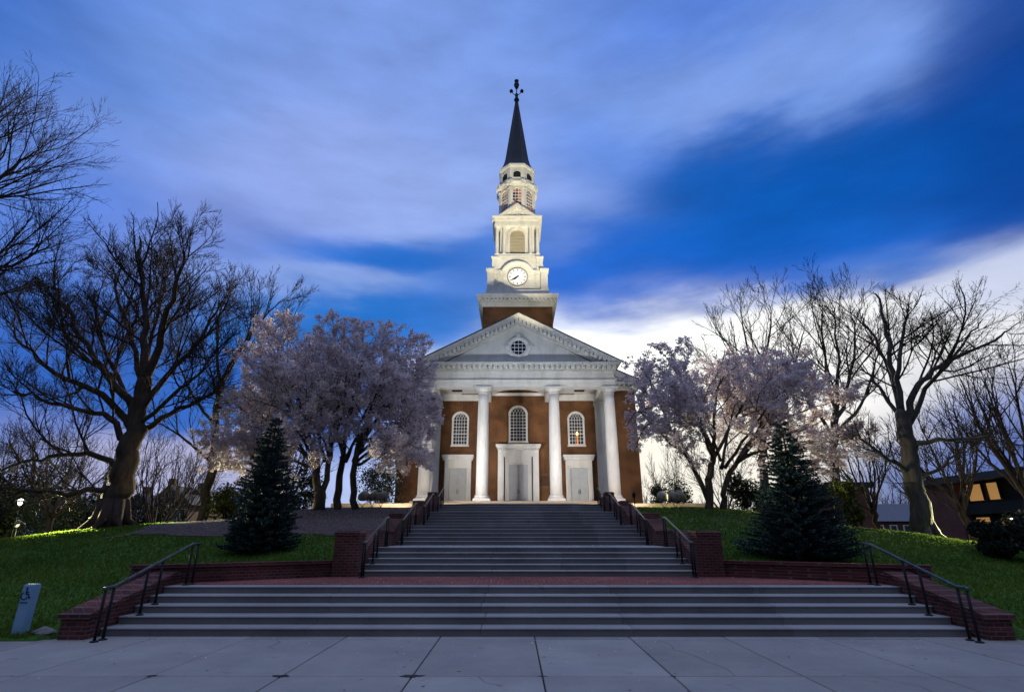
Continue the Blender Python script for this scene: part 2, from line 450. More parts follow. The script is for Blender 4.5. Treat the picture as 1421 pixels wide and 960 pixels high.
# ------------------------------------------------------------------ mesh helpers
class MB:
    def __init__(self):
        self.v, self.f, self.s = [], [], []

    def add(self, vs, fs, smooth=False):
        o = len(self.v)
        self.v.extend(vs)
        for f in fs:
            self.f.append(tuple(i + o for i in f)); self.s.append(smooth)

    def box(self, x0, x1, y0, y1, z0, z1):
        if x0 > x1: x0, x1 = x1, x0
        if y0 > y1: y0, y1 = y1, y0
        if z0 > z1: z0, z1 = z1, z0
        self.add([(x0, y0, z0), (x1, y0, z0), (x1, y1, z0), (x0, y1, z0), (x0, y0, z1), (x1, y0, z1), (x1, y1, z1), (x0, y1, z1)],
                 [(0, 3, 2, 1), (4, 5, 6, 7), (0, 1, 5, 4), (1, 2, 6, 5), (2, 3, 7, 6), (3, 0, 4, 7)])
        return self

    def bbox(self, x0, x1, y0, y1, z0, z1, c=.02):
        """box with its upper edges chamfered by c"""
        self.add([(x0, y0, z0), (x1, y0, z0), (x1, y1, z0), (x0, y1, z0), (x0, y0, z1 - c), (x1, y0, z1 - c), (x1, y1, z1 - c), (x0, y1, z1 - c),
                  (x0 + c, y0 + c, z1), (x1 - c, y0 + c, z1), (x1 - c, y1 - c, z1), (x0 + c, y1 - c, z1)],
                 [(0, 3, 2, 1), (0, 1, 5, 4), (1, 2, 6, 5), (2, 3, 7, 6), (3, 0, 4, 7),
                  (4, 5, 9, 8), (5, 6, 10, 9), (6, 7, 11, 10), (7, 4, 8, 11), (8, 9, 10, 11)])
        return self

    def obox(self, c, ax, ay, az):
        c, ax, ay, az = Vector(c), Vector(ax), Vector(ay), Vector(az)
        vs = [tuple(c + sx * ax + sy * ay + sz * az) for sz in (-1, 1) for sx, sy in ((-1, -1), (1, -1), (1, 1), (-1, 1))]
        self.add(vs, [(0, 3, 2, 1), (4, 5, 6, 7), (0, 1, 5, 4), (1, 2, 6, 5), (2, 3, 7, 6), (3, 0, 4, 7)])
        return self

    def prism_y(self, poly, y0, y1):
        n = len(poly)
        vs = [(x, y0, z) for x, z in poly] + [(x, y1, z) for x, z in poly]
        fs = [tuple(range(n)), tuple(range(2 * n - 1, n - 1, -1))]
        fs += [(i, i + n, (i + 1) % n + n, (i + 1) % n) for i in range(n)]
        self.add(vs, fs)
        return self

    def prism_x(self, poly, x0, x1):
        n = len(poly)
        vs = [(x0, y, z) for y, z in poly] + [(x1, y, z) for y, z in poly]
        fs = [tuple(range(n - 1, -1, -1)), tuple(range(n, 2 * n))]
        fs += [(i, (i + 1) % n, (i + 1) % n + n, i + n) for i in range(n)]
        self.add(vs, fs)
        return self

    def prism_z(self, poly, z0, z1):
        n = len(poly)
        vs = [(x, y, z0) for x, y in poly] + [(x, y, z1) for x, y in poly]
        fs = [tuple(range(n - 1, -1, -1)), tuple(range(n, 2 * n))]
        fs += [(i, (i + 1) % n, (i + 1) % n + n, i + n) for i in range(n)]
        self.add(vs, fs)
        return self

    def lathe(self, prof, cx, cy, n=24, smooth=True, rot=0.0, cap=True):
        """prof = [(radius, z)...] turned about a vertical axis"""
        vs, fs = [], []
        for r, z in prof:
            for k in range(n):
                a = rot + 2 * math.pi * k / n
                vs.append((cx + r * math.cos(a), cy + r * math.sin(a), z))
        for i in range(len(prof) - 1):
            for k in range(n):
                fs.append((i * n + k, i * n + (k + 1) % n, (i + 1) * n + (k + 1) % n, (i + 1) * n + k))
        if cap:
            fs.append(tuple(range(n - 1, -1, -1)))
            m = (len(prof) - 1) * n
            fs.append(tuple(range(m, m + n)))
        self.add(vs, fs, smooth)
        return self

    def ring_y(self, cx, cz, prof, n=32, a0=0.0, a1=2 * math.pi):
        """profile [(radius, y)...] (closed loop) swept about an axis along y"""
        full = abs(a1 - a0 - 2 * math.pi) < 1e-6
        m = len(prof); cnt = n if full else n + 1
        vs, fs = [], []
        for k in range(cnt):
            a = a0 + (a1 - a0) * k / n
            for r, y in prof:
                vs.append((cx + r * math.cos(a), y, cz + r * math.sin(a)))
        for k in range(n):
            k2 = (k + 1) % cnt
            for j in range(m):
                j2 = (j + 1) % m
                fs.append((k * m + j, k * m + j2, k2 * m + j2, k2 * m + j))
        if not full:
            fs.append(tuple(range(m))); fs.append(tuple(range((cnt - 1) * m + m - 1, (cnt - 1) * m - 1, -1)))
        self.add(vs, fs)
        return self

    def tube(self, pts, rad, n=6, smooth=True, caps=True):
        vs, fs = [], []
        L = len(pts)
        pu = None
        for i in range(L):
            t = (pts[min(i + 1, L - 1)] - pts[max(i - 1, 0)])
            if t.length < 1e-9: t = Vector((0, 0, 1))
            t.normalize()
            if pu is None:
                pu = t.orthogonal().normalized()
            else:
                pu = pu - t * pu.dot(t)
                if pu.length < 1e-6: pu = t.orthogonal()
                pu.normalize()
            w = t.cross(pu)
            r = rad[i] if isinstance(rad, (list, tuple)) else rad
            p = pts[i]
            for k in range(n):
                a = 2 * math.pi * k / n
                q = p + pu * (r * math.cos(a)) + w * (r * math.sin(a))
                vs.append((q.x, q.y, q.z))
        for i in range(L - 1):
            for k in range(n):
                fs.append((i * n + k, i * n + (k + 1) % n, (i + 1) * n + (k + 1) % n, (i + 1) * n + k))
        if caps and n > 3:
            fs.append(tuple(range(n - 1, -1, -1))); fs.append(tuple(range((L - 1) * n, L * n)))
        self.add(vs, fs, smooth)
        return self

    def build(self, name, mat, parent=None):
        """Link as one mesh object.  Vertices are given in world space; a parented part keeps them there."""
        off = Vector((0, 0, 0))
        q = parent
        while q is not None:
            off = off + q.location; q = q.parent
        me = bpy.data.meshes.new(name)
        ox, oy, oz = off
        me.from_pydata([(a - ox, b - oy, c - oz) for a, b, c in self.v] if off.length else self.v, [], self.f)
        me.polygons.foreach_set('use_smooth', self.s)
        me.materials.append(mat)
        me.update()
        o = bpy.data.objects.new(name, me)
        COL.objects.link(o)
        if parent is not None:
            o.parent = parent
        return o


def tag(o, label=None, cat=None, group=None, kind=None):
    if label: o['label'] = label
    if cat: o['category'] = cat
    if group: o['group'] = group
    if kind: o['kind'] = kind
    return o


def empty(name, loc, label, cat, group=None):
    o = bpy.data.objects.new(name, None)
    o.location = loc; o.empty_display_size = .3
    COL.objects.link(o)
    return tag(o, label, cat, group)


def structure(name, mb, mat):
    return tag(mb.build(name, mat), kind='structure')

# ------------------------------------------------------------------ terrain
def lerp_tab(tab, x):
    if x <= tab[0][0]: return tab[0][1]
    for (a, b), (c, d) in zip(tab, tab[1:]):
        if x <= c:
            t = (x - a) / (c - a); t = t * t * (3 - 2 * t) * .35 + t * .65
            return b + (d - b) * t
    return tab[-1][1]


RISE = [(11.2, .0), (11.8, .12), (14, .72), (16.6, 1.10), (20, 1.72), (24, 2.42), (28, 3.02), (32, 3.34), (36, 3.42), (90, 3.42), (110, 1.5), (140, 0)]
SHOULDER = [(11.2, .0), (11.8, .12), (14, .72), (16.6, 1.10), (20, 1.78), (22.5, 2.25), (24.5, 2.46), (27, 2.48), (30, 2.40), (36, 2.1), (60, 1.0), (110, 0)]
FALL_L = [(13, 1), (17, .92), (22, .70), (30, .34), (40, .08), (48, 0)]
FALL_R = [(11, 1), (15.5, .84), (17, .75), (20, .54), (28, .2), (38, 0)]


def hill(x, y):
    f = lerp_tab(FALL_L, -x) if x < 0 else lerp_tab(FALL_R, x)
    t = min(1.0, max(0.0, (abs(x) - 11.0) / 4.0)); t = t * t * (3 - 2 * t)
    return (lerp_tab(RISE, y) * (1 - t) + lerp_tab(SHOULDER, y) * t) * f


def wall_x(y):
    """half width of the stairs and landing at ground distance y"""
    if y < 13.75: return 8.75
    if y < 16.6: return 9.2 + (5.55 - 9.2) * (y - 13.75) / 2.85
    return 5.2


def ground(x, y):
    z = hill(x, y)
    if y < 33.4 and abs(x) < wall_x(y) + (.32 if y < 16.9 else 0):
        return -0.25
    return z + .035 * noise.noise(Vector((x * .5, y * .5, 3)))


def axis_ticks(lo, hi, a, b, fine, coarse):
    t, out = lo, []
    while t < hi:
        out.append(t)
        t += fine if a <= t < b else coarse
    out.append(hi)
    return out


xs = axis_ticks(-60, 60, -24, 24, .3, 1.5)
ys = axis_ticks(11.2, 140, 11.2, 40, .3, 2.0)
lawn = MB()
idx = {}
for j, y in enumerate(ys):
    for i, x in enumerate(xs):
        idx[i, j] = len(lawn.v)
        lawn.v.append((x, y, ground(x, y) - (.25 if abs(x) > 48 else 0)))
for j in range(len(ys) - 1):
    for i in range(len(xs) - 1):
        lawn.f.append((idx[i, j], idx[i + 1, j], idx[i + 1, j + 1], idx[i, j + 1])); lawn.s.append(True)
structure('lawn', lawn, M['lawn'])
g = MB(); g.add([(-1500, -1500, -.3), (1500, -1500, -.3), (1500, 1500, -.3), (-1500, 1500, -.3)], [(0, 1, 2, 3)])
structure('ground', g, M['lawn'])


def sheet(poly_fn, x0, x1, y0, y1, st, lift):
    mb = MB(); ids = {}
    nx, ny = int((x1 - x0) / st), int((y1 - y0) / st)
    for j in range(ny + 1):
        for i in range(nx + 1):
            x, y = x0 + i * st, y0 + j * st
            if poly_fn(x, y):
                ids[i, j] = len(mb.v); mb.v.append((x, y, ground(x, y) + lift))
    for j in range(ny):
        for i in range(nx):
            q = [(i, j), (i + 1, j), (i + 1, j + 1), (i, j + 1)]
            if all(k in ids for k in q):
                mb.f.append(tuple(ids[k] for k in q)); mb.s.append(True)
    return mb


def mulch_in(x, y):
    n = .9 * noise.noise(Vector((x * .4, y * .4, 9)))
    return abs(x) > 5.3 and -15.2 + n < x < -5.3 and 20.6 + n * 1.2 + .10 * (x + 9) < y < 33.0 and not (y > 30.5 and x > -6)


structure('mulch_bed', sheet(mulch_in, -17, -5, 19, 34, .2, .03), M['mulch'])

# grass blades where the lawn can be seen close enough to read
rg = random.Random(5)
gb = MB()
cnt = 0
while cnt < 90000:
    x = rg.uniform(-24, 22); y = 11.35 + rg.random() ** 1.5 * 21
    if abs(x) < wall_x(y) + .55 or (y < 14 and abs(x) < 9.6) or mulch_in(x, y) or abs(x) > .95 * y + 2:
        continue
    z = ground(x, y)
    h = rg.uniform(.04, .10); a = rg.uniform(0, 6.28); w = .012 + .0006 * y
    dx, dy = math.cos(a) * w, math.sin(a) * w
    lx, ly = rg.uniform(-.05, .05), rg.uniform(-.05, .05)
    gb.add([(x - dx, y - dy, z - .01), (x + dx, y + dy, z - .01), (x + lx, y + ly, z + h)], [(0, 1, 2)])
    cnt += 1
tag(gb.build('grass', M['blade']), kind='stuff')

# ------------------------------------------------------------------ plaza: concrete panels with open joints
pb = MB()
base = MB(); base.add([(-90, -40, -.03), (90, -40, -.03), (90, 11.9, -.03), (-90, 11.9, -.03)], [(0, 1, 2, 3)])
structure('plaza_bed', base, M['joint'])
rows = [-40, -30, -20, -12, -6.0, -3.1, -.2, 2.75, 5.68, 8.62, 11.46, 11.86]
gap = .011
for ya, yb in zip(rows, rows[1:]):
    for k in range(-40, 40):
        x0, x1 = k * 1.83 + gap, (k + 1) * 1.83 - gap
        if yb < -2 and k % 4:      # behind the viewer one slab stands for four
            continue
        if yb < -2: x1 = x0 + 4 * 1.83 - 2 * gap
        yy = 11.42 if (abs((x0 + x1) / 2) > 9.4 and yb > 11.43) else yb
        if yy - ya < .05: continue
        dz = .003 * noise.noise(Vector((k * 1.7, ya, 0)))
        pb.bbox(x0, x1, ya + gap, yy - gap, -.028, dz, c=.008)
structure('plaza', pb, M['plaza'])

# broken, dirt filled corners where the joints cross
sb = MB(); rs = random.Random(8)
for (x, y, s_) in ((-1.83, 8.62, 1.0), (-3.66, 8.62, .8), (0, 8.62, .35), (-5.49, 8.62, .5), (1.83, 8.62, .3), (-1.2, 8.9, .2)):
    pl = []
    for k in range(16):
        a = k * math.pi / 8
        r_ = (.05 + .10 * abs(math.cos(a)) ** 3 + .05 * abs(math.sin(a)) ** 3) * s_ * rs.uniform(.65, 1.25)
        pl.append((x + r_ * 1.25 * math.cos(a), y + r_ * .9 * math.sin(a), .0045))
    sb.add(pl, [tuple(range(16))])
for pts in ([(2.3, 11.4), (2.42, 10.9), (2.36, 10.5), (2.55, 10.0), (2.6, 9.6), (2.74, 9.1), (2.7, 8.65)], [(-4.9, 11.4), (-4.7, 11.1), (-4.75, 10.7), (-4.5, 10.45)],
            [(4.6, 8.6), (4.9, 8.1), (4.85, 7.7), (5.1, 7.2)], [(-.9, 8.6), (-.8, 8.3), (-.55, 8.1)]):
    for (xa, ya), (xb, yb) in zip(pts, pts[1:]):
        d = Vector((xb - xa, yb - ya, 0)).normalized(); n_ = Vector((-d.y, d.x, 0)) * .0035
        sb.add([(xa - n_.x, ya - n_.y, .0045), (xa + n_.x, ya + n_.y, .0045), (xb + n_.x, yb + n_.y, .0045), (xb - n_.x, yb - n_.y, .0045)], [(3, 2, 1, 0)])
for k in range(60):                      # old gum and drips
    x, y, r_ = rs.uniform(-9, 9), rs.uniform(6.2, 11.4), rs.uniform(.008, .022)
    sb.add([(x + r_ * math.cos(a * math.pi / 4), y + r_ * math.sin(a * math.pi / 4), .0042) for a in range(8)], [tuple(range(8))])
structure('joint_dirt', sb, M['joint'])

# ------------------------------------------------------------------ the five flights of steps
RISER, TREAD = .15, .45


def flight(d0, z0, n, hw, last, label):
    root = empty('staircase', (0, d0, z0), label, 'steps', 'flights of concrete steps up to the church')
    for k in range(n):
        mb, tr = MB(), MB()
        y0 = d0 + k * TREAD
        y1 = y0 + TREAD + .05 if k < n - 1 else last
        cuts = [-hw] + [c + .06 * ((k * 7 + i) % 3 - 1) for i, c in enumerate((-hw * .52, -1.05, hw * .22, hw * .6))] + [hw]
        for a, b in zip(cuts, cuts[1:]):
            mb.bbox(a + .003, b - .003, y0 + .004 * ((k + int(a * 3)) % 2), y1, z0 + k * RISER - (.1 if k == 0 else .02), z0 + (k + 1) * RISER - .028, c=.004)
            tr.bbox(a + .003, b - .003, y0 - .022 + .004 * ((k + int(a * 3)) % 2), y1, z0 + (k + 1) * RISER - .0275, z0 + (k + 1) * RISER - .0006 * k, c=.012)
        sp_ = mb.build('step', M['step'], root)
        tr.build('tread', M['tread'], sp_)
    return root


flight(11.75, 0, 5, 8.5, 13.95, 'lowest and widest flight of grey concrete steps, between plaza and brick landing')
flight(16.7, .75, 5, 4.87, 22.05, 'narrower flight of concrete steps starting between the two square brick piers')
flight(22.0, 1.5, 5, 4.87, 27.05, 'second flight of concrete steps above the square brick piers')
flight(27.0, 2.25, 5, 4.87, 31.65, 'third flight of concrete steps above the brick piers, far up the stairway')
flight(31.6, 3.0, 4, 4.87, 33.9, 'topmost short flight of concrete steps ending in front of the white columns')
lb = MB()
lb.add([(-9.3, 13.9, .751), (9.3, 13.9, .751), (9.3, 14.2, .751), (5.4, 17.0, .751), (-5.4, 17.0, .751), (-9.3, 14.2, .751)], [(0, 1, 2, 3, 4, 5)])
# a shallow kerb edge where bricks meet the top step
structure('brick_landing', lb, M['paver'])


# ------------------------------------------------------------------ brick garden walls
def wall_thing(name, label, cat, loc, group=None):
    return empty(name, loc, label, cat, group)


for s, side in ((-1, 'left'), (1, 'right')):
    # sloping cheek beside the lowest flight
    r = wall_thing('cheek_wall', 'low sloping red brick wall with wide coping at the %s end of the lowest steps' % side, 'brick wall', (s * 8.8, 11.4, 0), 'brick walls along the stairway')
    a, b = sorted((s * 8.52, s * 9.02))
    MB().prism_x([(11.35, -.05), (14.2, -.05), (14.2, .98), (13.75, .92), (11.35, .36)], a, b).build('wall', M['brick_dark'], r)
    a, b = sorted((s * 8.47, s * 9.07))
    MB().prism_x([(11.29, .36), (13.8, .925), (14.0, .96), (14.0, 1.04), (13.8, 1.005), (11.29, .44)], a, b).build('coping', M['brick_dark'], r)
    # retaining wall closing the landing, splayed in plan
    r = wall_thing('retaining_wall', 'low red brick retaining wall on the %s side of the brick landing, below the lawn' % side, 'brick wall', (s * 7.4, 15.2, .7), 'brick walls along the stairway')
    mb = MB()
    poly = [(s * 9.45, 13.82), (s * 5.5, 16.62), (s * 5.5, 17.0), (s * 9.75, 14.15)]
    if s > 0: poly = poly[::-1]
    mb.prism_z(poly, -.05, 1.10).build('wall', M['brick_dark'], r)
    mb = MB()
    poly = [(s * 9.46, 13.76), (s * 5.5, 16.56), (s * 5.5, 17.03), (s * 9.82, 14.18)]
    if s > 0: poly = poly[::-1]
    mb.prism_z(poly, 1.102, 1.18).build('coping', M['brick_dark'], r)
    # pier
    r = wall_thing('brick_pier', 'square red brick pier with rounded cap at the %s foot of the narrower stairs' % side, 'brick pier', (s * 5.2, 16.8, .75), 'square brick piers')
    a, b = sorted((s * 4.86, s * 5.56))
    mb = MB(); mb.box(a, b, 16.42, 17.15, .6, 1.86)
    mb.build('pier', M['brick_dark'], r)
    mb = MB(); mb.bbox(a - .02, b + .02, 16.40, 17.17, 1.862, 1.99, c=.05)
    mb.build('cap', M['brick_dark'], r)
    # cheeks of the upper flights
    a, b = sorted((s * 4.88, s * 5.34))
    for k, (d, z, word) in enumerate(((16.7, .75, 'first'), (22.0, 1.5, 'second'), (27.0, 2.25, 'third'), (31.6, 3.0, 'fourth'))):
        nxt = (21.0, 26.0, 30.6, 34.2)[k]
        rz = .75 if k < 3 else .6
        r = wall_thing('cheek_wall', 'stepped red brick wall on the %s of the %s flight above the brick landing' % (side, word), 'brick wall', (s * 5.1, d, z), 'brick walls along the stairway')
        mb = MB()
        if k == 0:
            mb.prism_x([(17.16, .6), (nxt, .6), (nxt, 1.95), (18.9, 1.95), (17.16, 1.32)], a, b)
            cop = MB().prism_x([(17.18, 1.325), (18.9, 1.955), (nxt, 1.955), (nxt, 2.02), (18.88, 2.02), (17.18, 1.39)], a - .03, b + .03)
        else:
            y0 = d - 1.0
            mb.prism_x([(y0, z - .4), (nxt, z - .4), (nxt, z + rz + .42), (d + 1.2, z + rz + .42), (d + .45, z + .92), (y0, z + .40)], a, b)
            cop = MB().prism_x([(y0 - .04, z + .40), (d + .42, z + .925), (d + .42, z + .99), (y0 - .04, z + .465)], a - .03, b + .03)
            cop.bbox(a - .04, b + .04, d + .44, d + 1.05, z + .9, z + 1.22, c=.04)
        mb.build('wall', M['brick_dark'], r)
        cop.build('coping', M['brick_dark'], r)


# ------------------------------------------------------------------ handrails
def handrail(X, d0, z0, n, label, first=False):
    root = empty('handrail', (X, d0, z0), label, 'handrail', 'black metal handrails on the steps')
    run = (n - 1) * TREAD
    rise = n * RISER
    posts = [(d0 - .62, z0), (d0 - .40, z0), (d0 + .55, z0 + 2 * RISER), (d0 + 1.0, z0 + 3 * RISER), (d0 + run + .25, z0 + rise), (d0 + run + .50, z0 + rise)]
    H = .92

    def top(y):
        a, b = d0 - .40, d0 + run + .25
        t = min(1, max(0, (y - a) / (b - a)))
        return z0 + H + rise * t
    path = [Vector((X, posts[0][0] - .05, z0 + H - .03)), Vector((X, posts[0][0], z0 + H)), Vector((X, posts[1][0], z0 + H + .005)),
            Vector((X, posts[4][0], z0 + H + rise - .005)), Vector((X, posts[5][0], z0 + H + rise)), Vector((X, posts[5][0] + .05, z0 + H + rise - .03))]
    MB().tube(path, .032, 8).build('rail', M['rail'], root)
    for (y, z) in posts:
        po = MB().tube([Vector((X, y, z + .004)), Vector((X, y, top(y) - .02))], .027, 8).build('post', M['iron'], root)
        MB().lathe([(.075, z + .002), (.07, z + .02), (.03, z + .035)], X, y, 12).build('base_plate', M['iron'], po)


for s, side in ((-1, 'left'), (1, 'right')):
    handrail(s * 8.15, 11.75, 0, 5, 'black handrail on paired posts at the %s end of the lowest wide steps' % side)
    handrail(s * 4.62, 16.7, .75, 5, 'black handrail beside the square brick pier on the %s' % side)
    handrail(s * 4.62, 22.0, 1.5, 5, 'black handrail on the %s of the second flight above the brick piers' % side)
    handrail(s * 4.62, 27.0, 2.25, 5, 'small black handrail on the %s of the third flight above the brick piers' % side)
    handrail(s * 4.62, 31.6, 3.0, 4, 'farthest black handrail on the %s at the top of the stairway' % side)

# terrace the church stands on
tb = MB()
tb.bbox(-12.2, 12.2, 36.0, 49, 3.2, 3.80, c=.03)
tb.bbox(-4.86, 4.86, 33.85, 36.1, 3.2, 3.602, c=.01)
structure('terrace', tb, M['stone'])

# ------------------------------------------------------------------ the church
YC, YW = 42.8, 48.2
church = empty('church', (0, 48.2, 3.8), 'red brick church with white columned portico, clock tower and dark spire', 'church')
WH, DR = M['white'], M['door']


def modillions(mb, x0, x1, n, y0, y1, z0, z1, w):
    for k in range(n):
        c = x0 + (x1 - x0) * (k + .5) / n
        mb.box(c - w / 2, c + w / 2, y0, y1, z0, z1)


# stylobate and steps under the columns
mb = MB()
mb.bbox(-8.9, 8.9, 41.35, 48.19, 3.75, 3.97, c=.02)
mb.bbox(-8.6, 8.6, 41.75, 48.19, 3.95, 4.14, c=.02)
mb.bbox(-8.3, 8.3, 42.1, 48.19, 4.12, 4.30, c=.02)
mb.build('stylobate', M['stone'], church)

# main brick block
mb = MB()
mb.box(-10.75, 10.75, YW, 84, 3.6, 14.42)
mb.prism_y([(-10.75, 14.42), (10.75, 14.42), (0, 19.3)], YW + .02, 83.9)
mb.build('wall', M['brick'], church)
mb = MB()
mb.box(-10.85, 10.85, YW - .08, 84.1, 3.6, 4.45)
mb.build('plinth', M['brick'], church)
SL = .453
mb = MB()
# eaves cornice along front return and long sides
for s in (-1, 1):
    a, b = sorted((s * 8.2, s * 11.0)); mb.box(a, b, YW - .22, YW + .3, 14.42, 14.62)
    a, b = sorted((s * 8.2, s * 11.15)); mb.box(a, b, YW - .38, YW + .3, 14.622, 14.80)
    a, b = sorted((s * 8.2, s * 11.36)); mb.box(a, b, YW - .62, YW + .3, 14.93, 15.15)
    for k in range(7):
        c = s * (8.45 + k * .42); mb.box(c - .1, c + .1, YW - .55, YW - .1, 14.802, 14.928)
    a, b = sorted((s * 10.76, s * 11.0)); mb.box(a, b, YW + .3, 84, 14.42, 14.62)
    a, b = sorted((s * 10.76, s * 11.36)); mb.box(a, b, YW + .3, 84, 14.80, 15.15)
    z1 = 15.2 + 11.36 * SL
    poly = [(s * 11.36, 15.2), (0, z1), (0, z1 - .55), (s * 10.1, 15.2)]
    mb.prism_y(poly if s < 0 else poly[::-1], YW - .62, YW + .25)
    poly = [(s * 10.15, 15.2), (0, z1 - .57), (0, z1 - .95), (s * 9.2, 15.2)]
    mb.prism_y(poly if s < 0 else poly[::-1], YW - .12, YW + .2)
    for k in range(9):
        x = 9.9 - k * .55; zc = 15.2 + (11.36 - x) * SL - .62
        mb.obox((s * x, YW - .3, zc), (.11, 0, -s * .11 * SL), (0, .22, 0), (0, 0, .065))
mb.build('eaves_cornice', WH, church)
mb = MB()
zr = 15.2 + 11.36 * SL
for s in (-1, 1):
    poly = [(s * 11.42, 15.175), (0, zr + .005), (0, zr + .12), (s * 11.42, 15.29)]
    mb.prism_y(poly if s < 0 else poly[::-1], YW - .64, 84.3)
mb.build('roof', M['slate'], church)

# columns
prof = []
for t in (0, .1, .2, .33, .45, .6, .75, .9, 1):
    rr = .475 - .075 * max(0, (t - .25) / .75) ** 1.6
    prof.append((rr, 4.78 + t * (12.78 - 4.78)))
for x in (-7.38, -2.87, 2.87, 7.38):
    sh = MB().lathe(prof, x, YC, 32).build('column', WH, church)
    b = MB()
    b.bbox(x - .66, x + .66, YC - .66, YC + .66, 4.302, 4.47, c=.01)
    b.lathe([(.62, 4.472), (.655, 4.52), (.62, 4.585), (.54, 4.605), (.53, 4.64), (.57, 4.67), (.56, 4.72), (.50, 4.745), (.478, 4.79)], x, YC, 32)
    b.build('base', WH, sh)
    c = MB()
    c.lathe([(.402, 12.70), (.44, 12.72), (.44, 12.77), (.405, 12.785), (.405, 12.93), (.43, 12.95), (.50, 13.04), (.53, 13.08), (.53, 13.10)], x, YC, 32)
    c.bbox(x - .66, x + .66, YC - .68, YC + .62, 13.102, 13.248, c=.006)
    c.build('capital', WH, sh)
# pilasters against the wall behind the outer columns
for x in (-7.4, 7.4):
    p = MB(); p.box(x - .42, x + .42, YW - .38, YW + .01, 4.7, 12.9); p = p.build('pilaster', WH, church)
    b = MB(); b.box(x - .50, x + .50, YW - .46, YW, 4.302, 4.7); b.build('base', WH, p)
    c = MB(); c.box(x - .46, x + .46, YW - .42, YW, 12.902, 13.0); c.box(x - .52, x + .52, YW - .48, YW, 13.002, 13.25); c.build('capital', WH, p)

# entablature on three sides, beams and soffit
mb = MB()
YF = 42.33
mb.box(-7.82, 7.82, YF + .03, 43.27, 13.25, 13.46)
mb.box(-7.86, 7.86, YF - .03, 43.27, 13.462, 13.72)
mb.box(-7.98, 7.98, YF - .15, 43.2, 13.722, 13.84)
mb.box(-7.92, 7.92, YF - .08, 43.2, 13.842, 13.872)
mb.box(-7.80, 7.80, YF + .02, 43.2, 13.872, 14.46)
for s in (-1, 1):
    a, b = sorted((s * 6.92, s * 7.86)); mb.box(a, b, 43.272, YW - .002, 13.25, 13.78)
    a, b = sorted((s * 6.98, s * 7.80)); mb.box(a, b, 43.202, YW - .002, 13.785, 14.46)
    a, b = sorted((s * 2.45, s * 3.29)); mb.box(a, b, 43.272, YW - .002, 13.36, 14.2)
mb.box(-7.0, -3.3, YW - .16, YW + .01, 13.48, 14.1); mb.box(3.3, 7.0, YW - .16, YW + .01, 13.48, 14.1)
mb.box(-2.44, 2.44, YW - .16, YW + .01, 13.95, 14.2)
mb.build('entablature', WH, church)
mb = MB()
mb.box(-6.97, -3.295, 43.28, YW - .17, 14.05, 14.15); mb.box(3.295, 6.97, 43.28, YW - .17, 14.05, 14.15)
# shallow vault over the middle bay
pts = [(-2.44, 14.12)] + [(2.44 * math.sin(t), 13.75 + .75 * math.cos(t * .9)) for t in [(-1.35 + .27 * k) for k in range(11)]] + [(2.44, 14.12)]
for (xa, za), (xb, zb) in zip(pts, pts[1:]):
    mb.prism_y([(xa, za), (xb, zb), (xb, zb + .1), (xa, za + .1)], 43.28, YW - .17)
mb.build('portico_ceiling', WH, church)
for s in (-1, 1):
    MB().box(s * 5.45 - .45, s * 5.45 + .45, 46.35, 46.75, 13.97, 14.048).build('ceiling_light', M['dark'], church)
    MB().box(s * 4.4 - .75, s * 4.4 + .75, YW - .55, YW - .2, 14.02, 14.046).build('ceiling_vent', M['grey'], church)
for x in (-5.6, -.75, 3.0, 6.9):
    MB().ring_y(x, 14.15, [(.14, YF - .015), (.17, YF - .015), (.17, YF + .03), (.14, YF + .03)], 20).build('rosette', WH, church)

# horizontal cornice and pediment
mb = MB()
mb.box(-7.92, 7.92, YF - .10, 43.2, 14.462, 14.54)
modillions(mb, -7.94, 7.94, 84, YF - .18, YF, 14.542, 14.66, .12)
mb.box(-7.90, 7.90, YF - .06, 43.2, 14.542, 14.662)
mb.box(-7.98, 7.98, YF - .22, 43.2, 14.664, 14.74)
modillions(mb, -8.0, 8.0, 38, YF - .64, YF - .05, 14.742, 14.948, .25)
mb.box(-7.96, 7.96, YF - .14, 43.2, 14.742, 14.947)
mb.box(-8.2, 8.2, YF - .74, 43.2, 14.949, 15.06)
mb.box(-8.28, 8.28, YF - .82, 43.2, 15.062, 15.12)
for s in (-1, 1):
    for k in range(14):
        c = 43.3 + k * .36
        a, b = sorted((s * 7.85, s * 8.2)); mb.box(a, b, c - .09, c + .09, 14.745, 14.89)
    a, b = sorted((s * 7.5, s * 7.98)); mb.box(a, b, 43.2, YW, 14.462, 14.742)
    a, b = sorted((s * 7.5, s * 8.2)); mb.box(a, b, 43.2, YW, 14.894, 15.12)
mb.build('cornice', WH, church)
ZA, Z0, HW = 19.42, 15.14, 8.36
SP = (ZA - Z0) / HW
mb = MB()
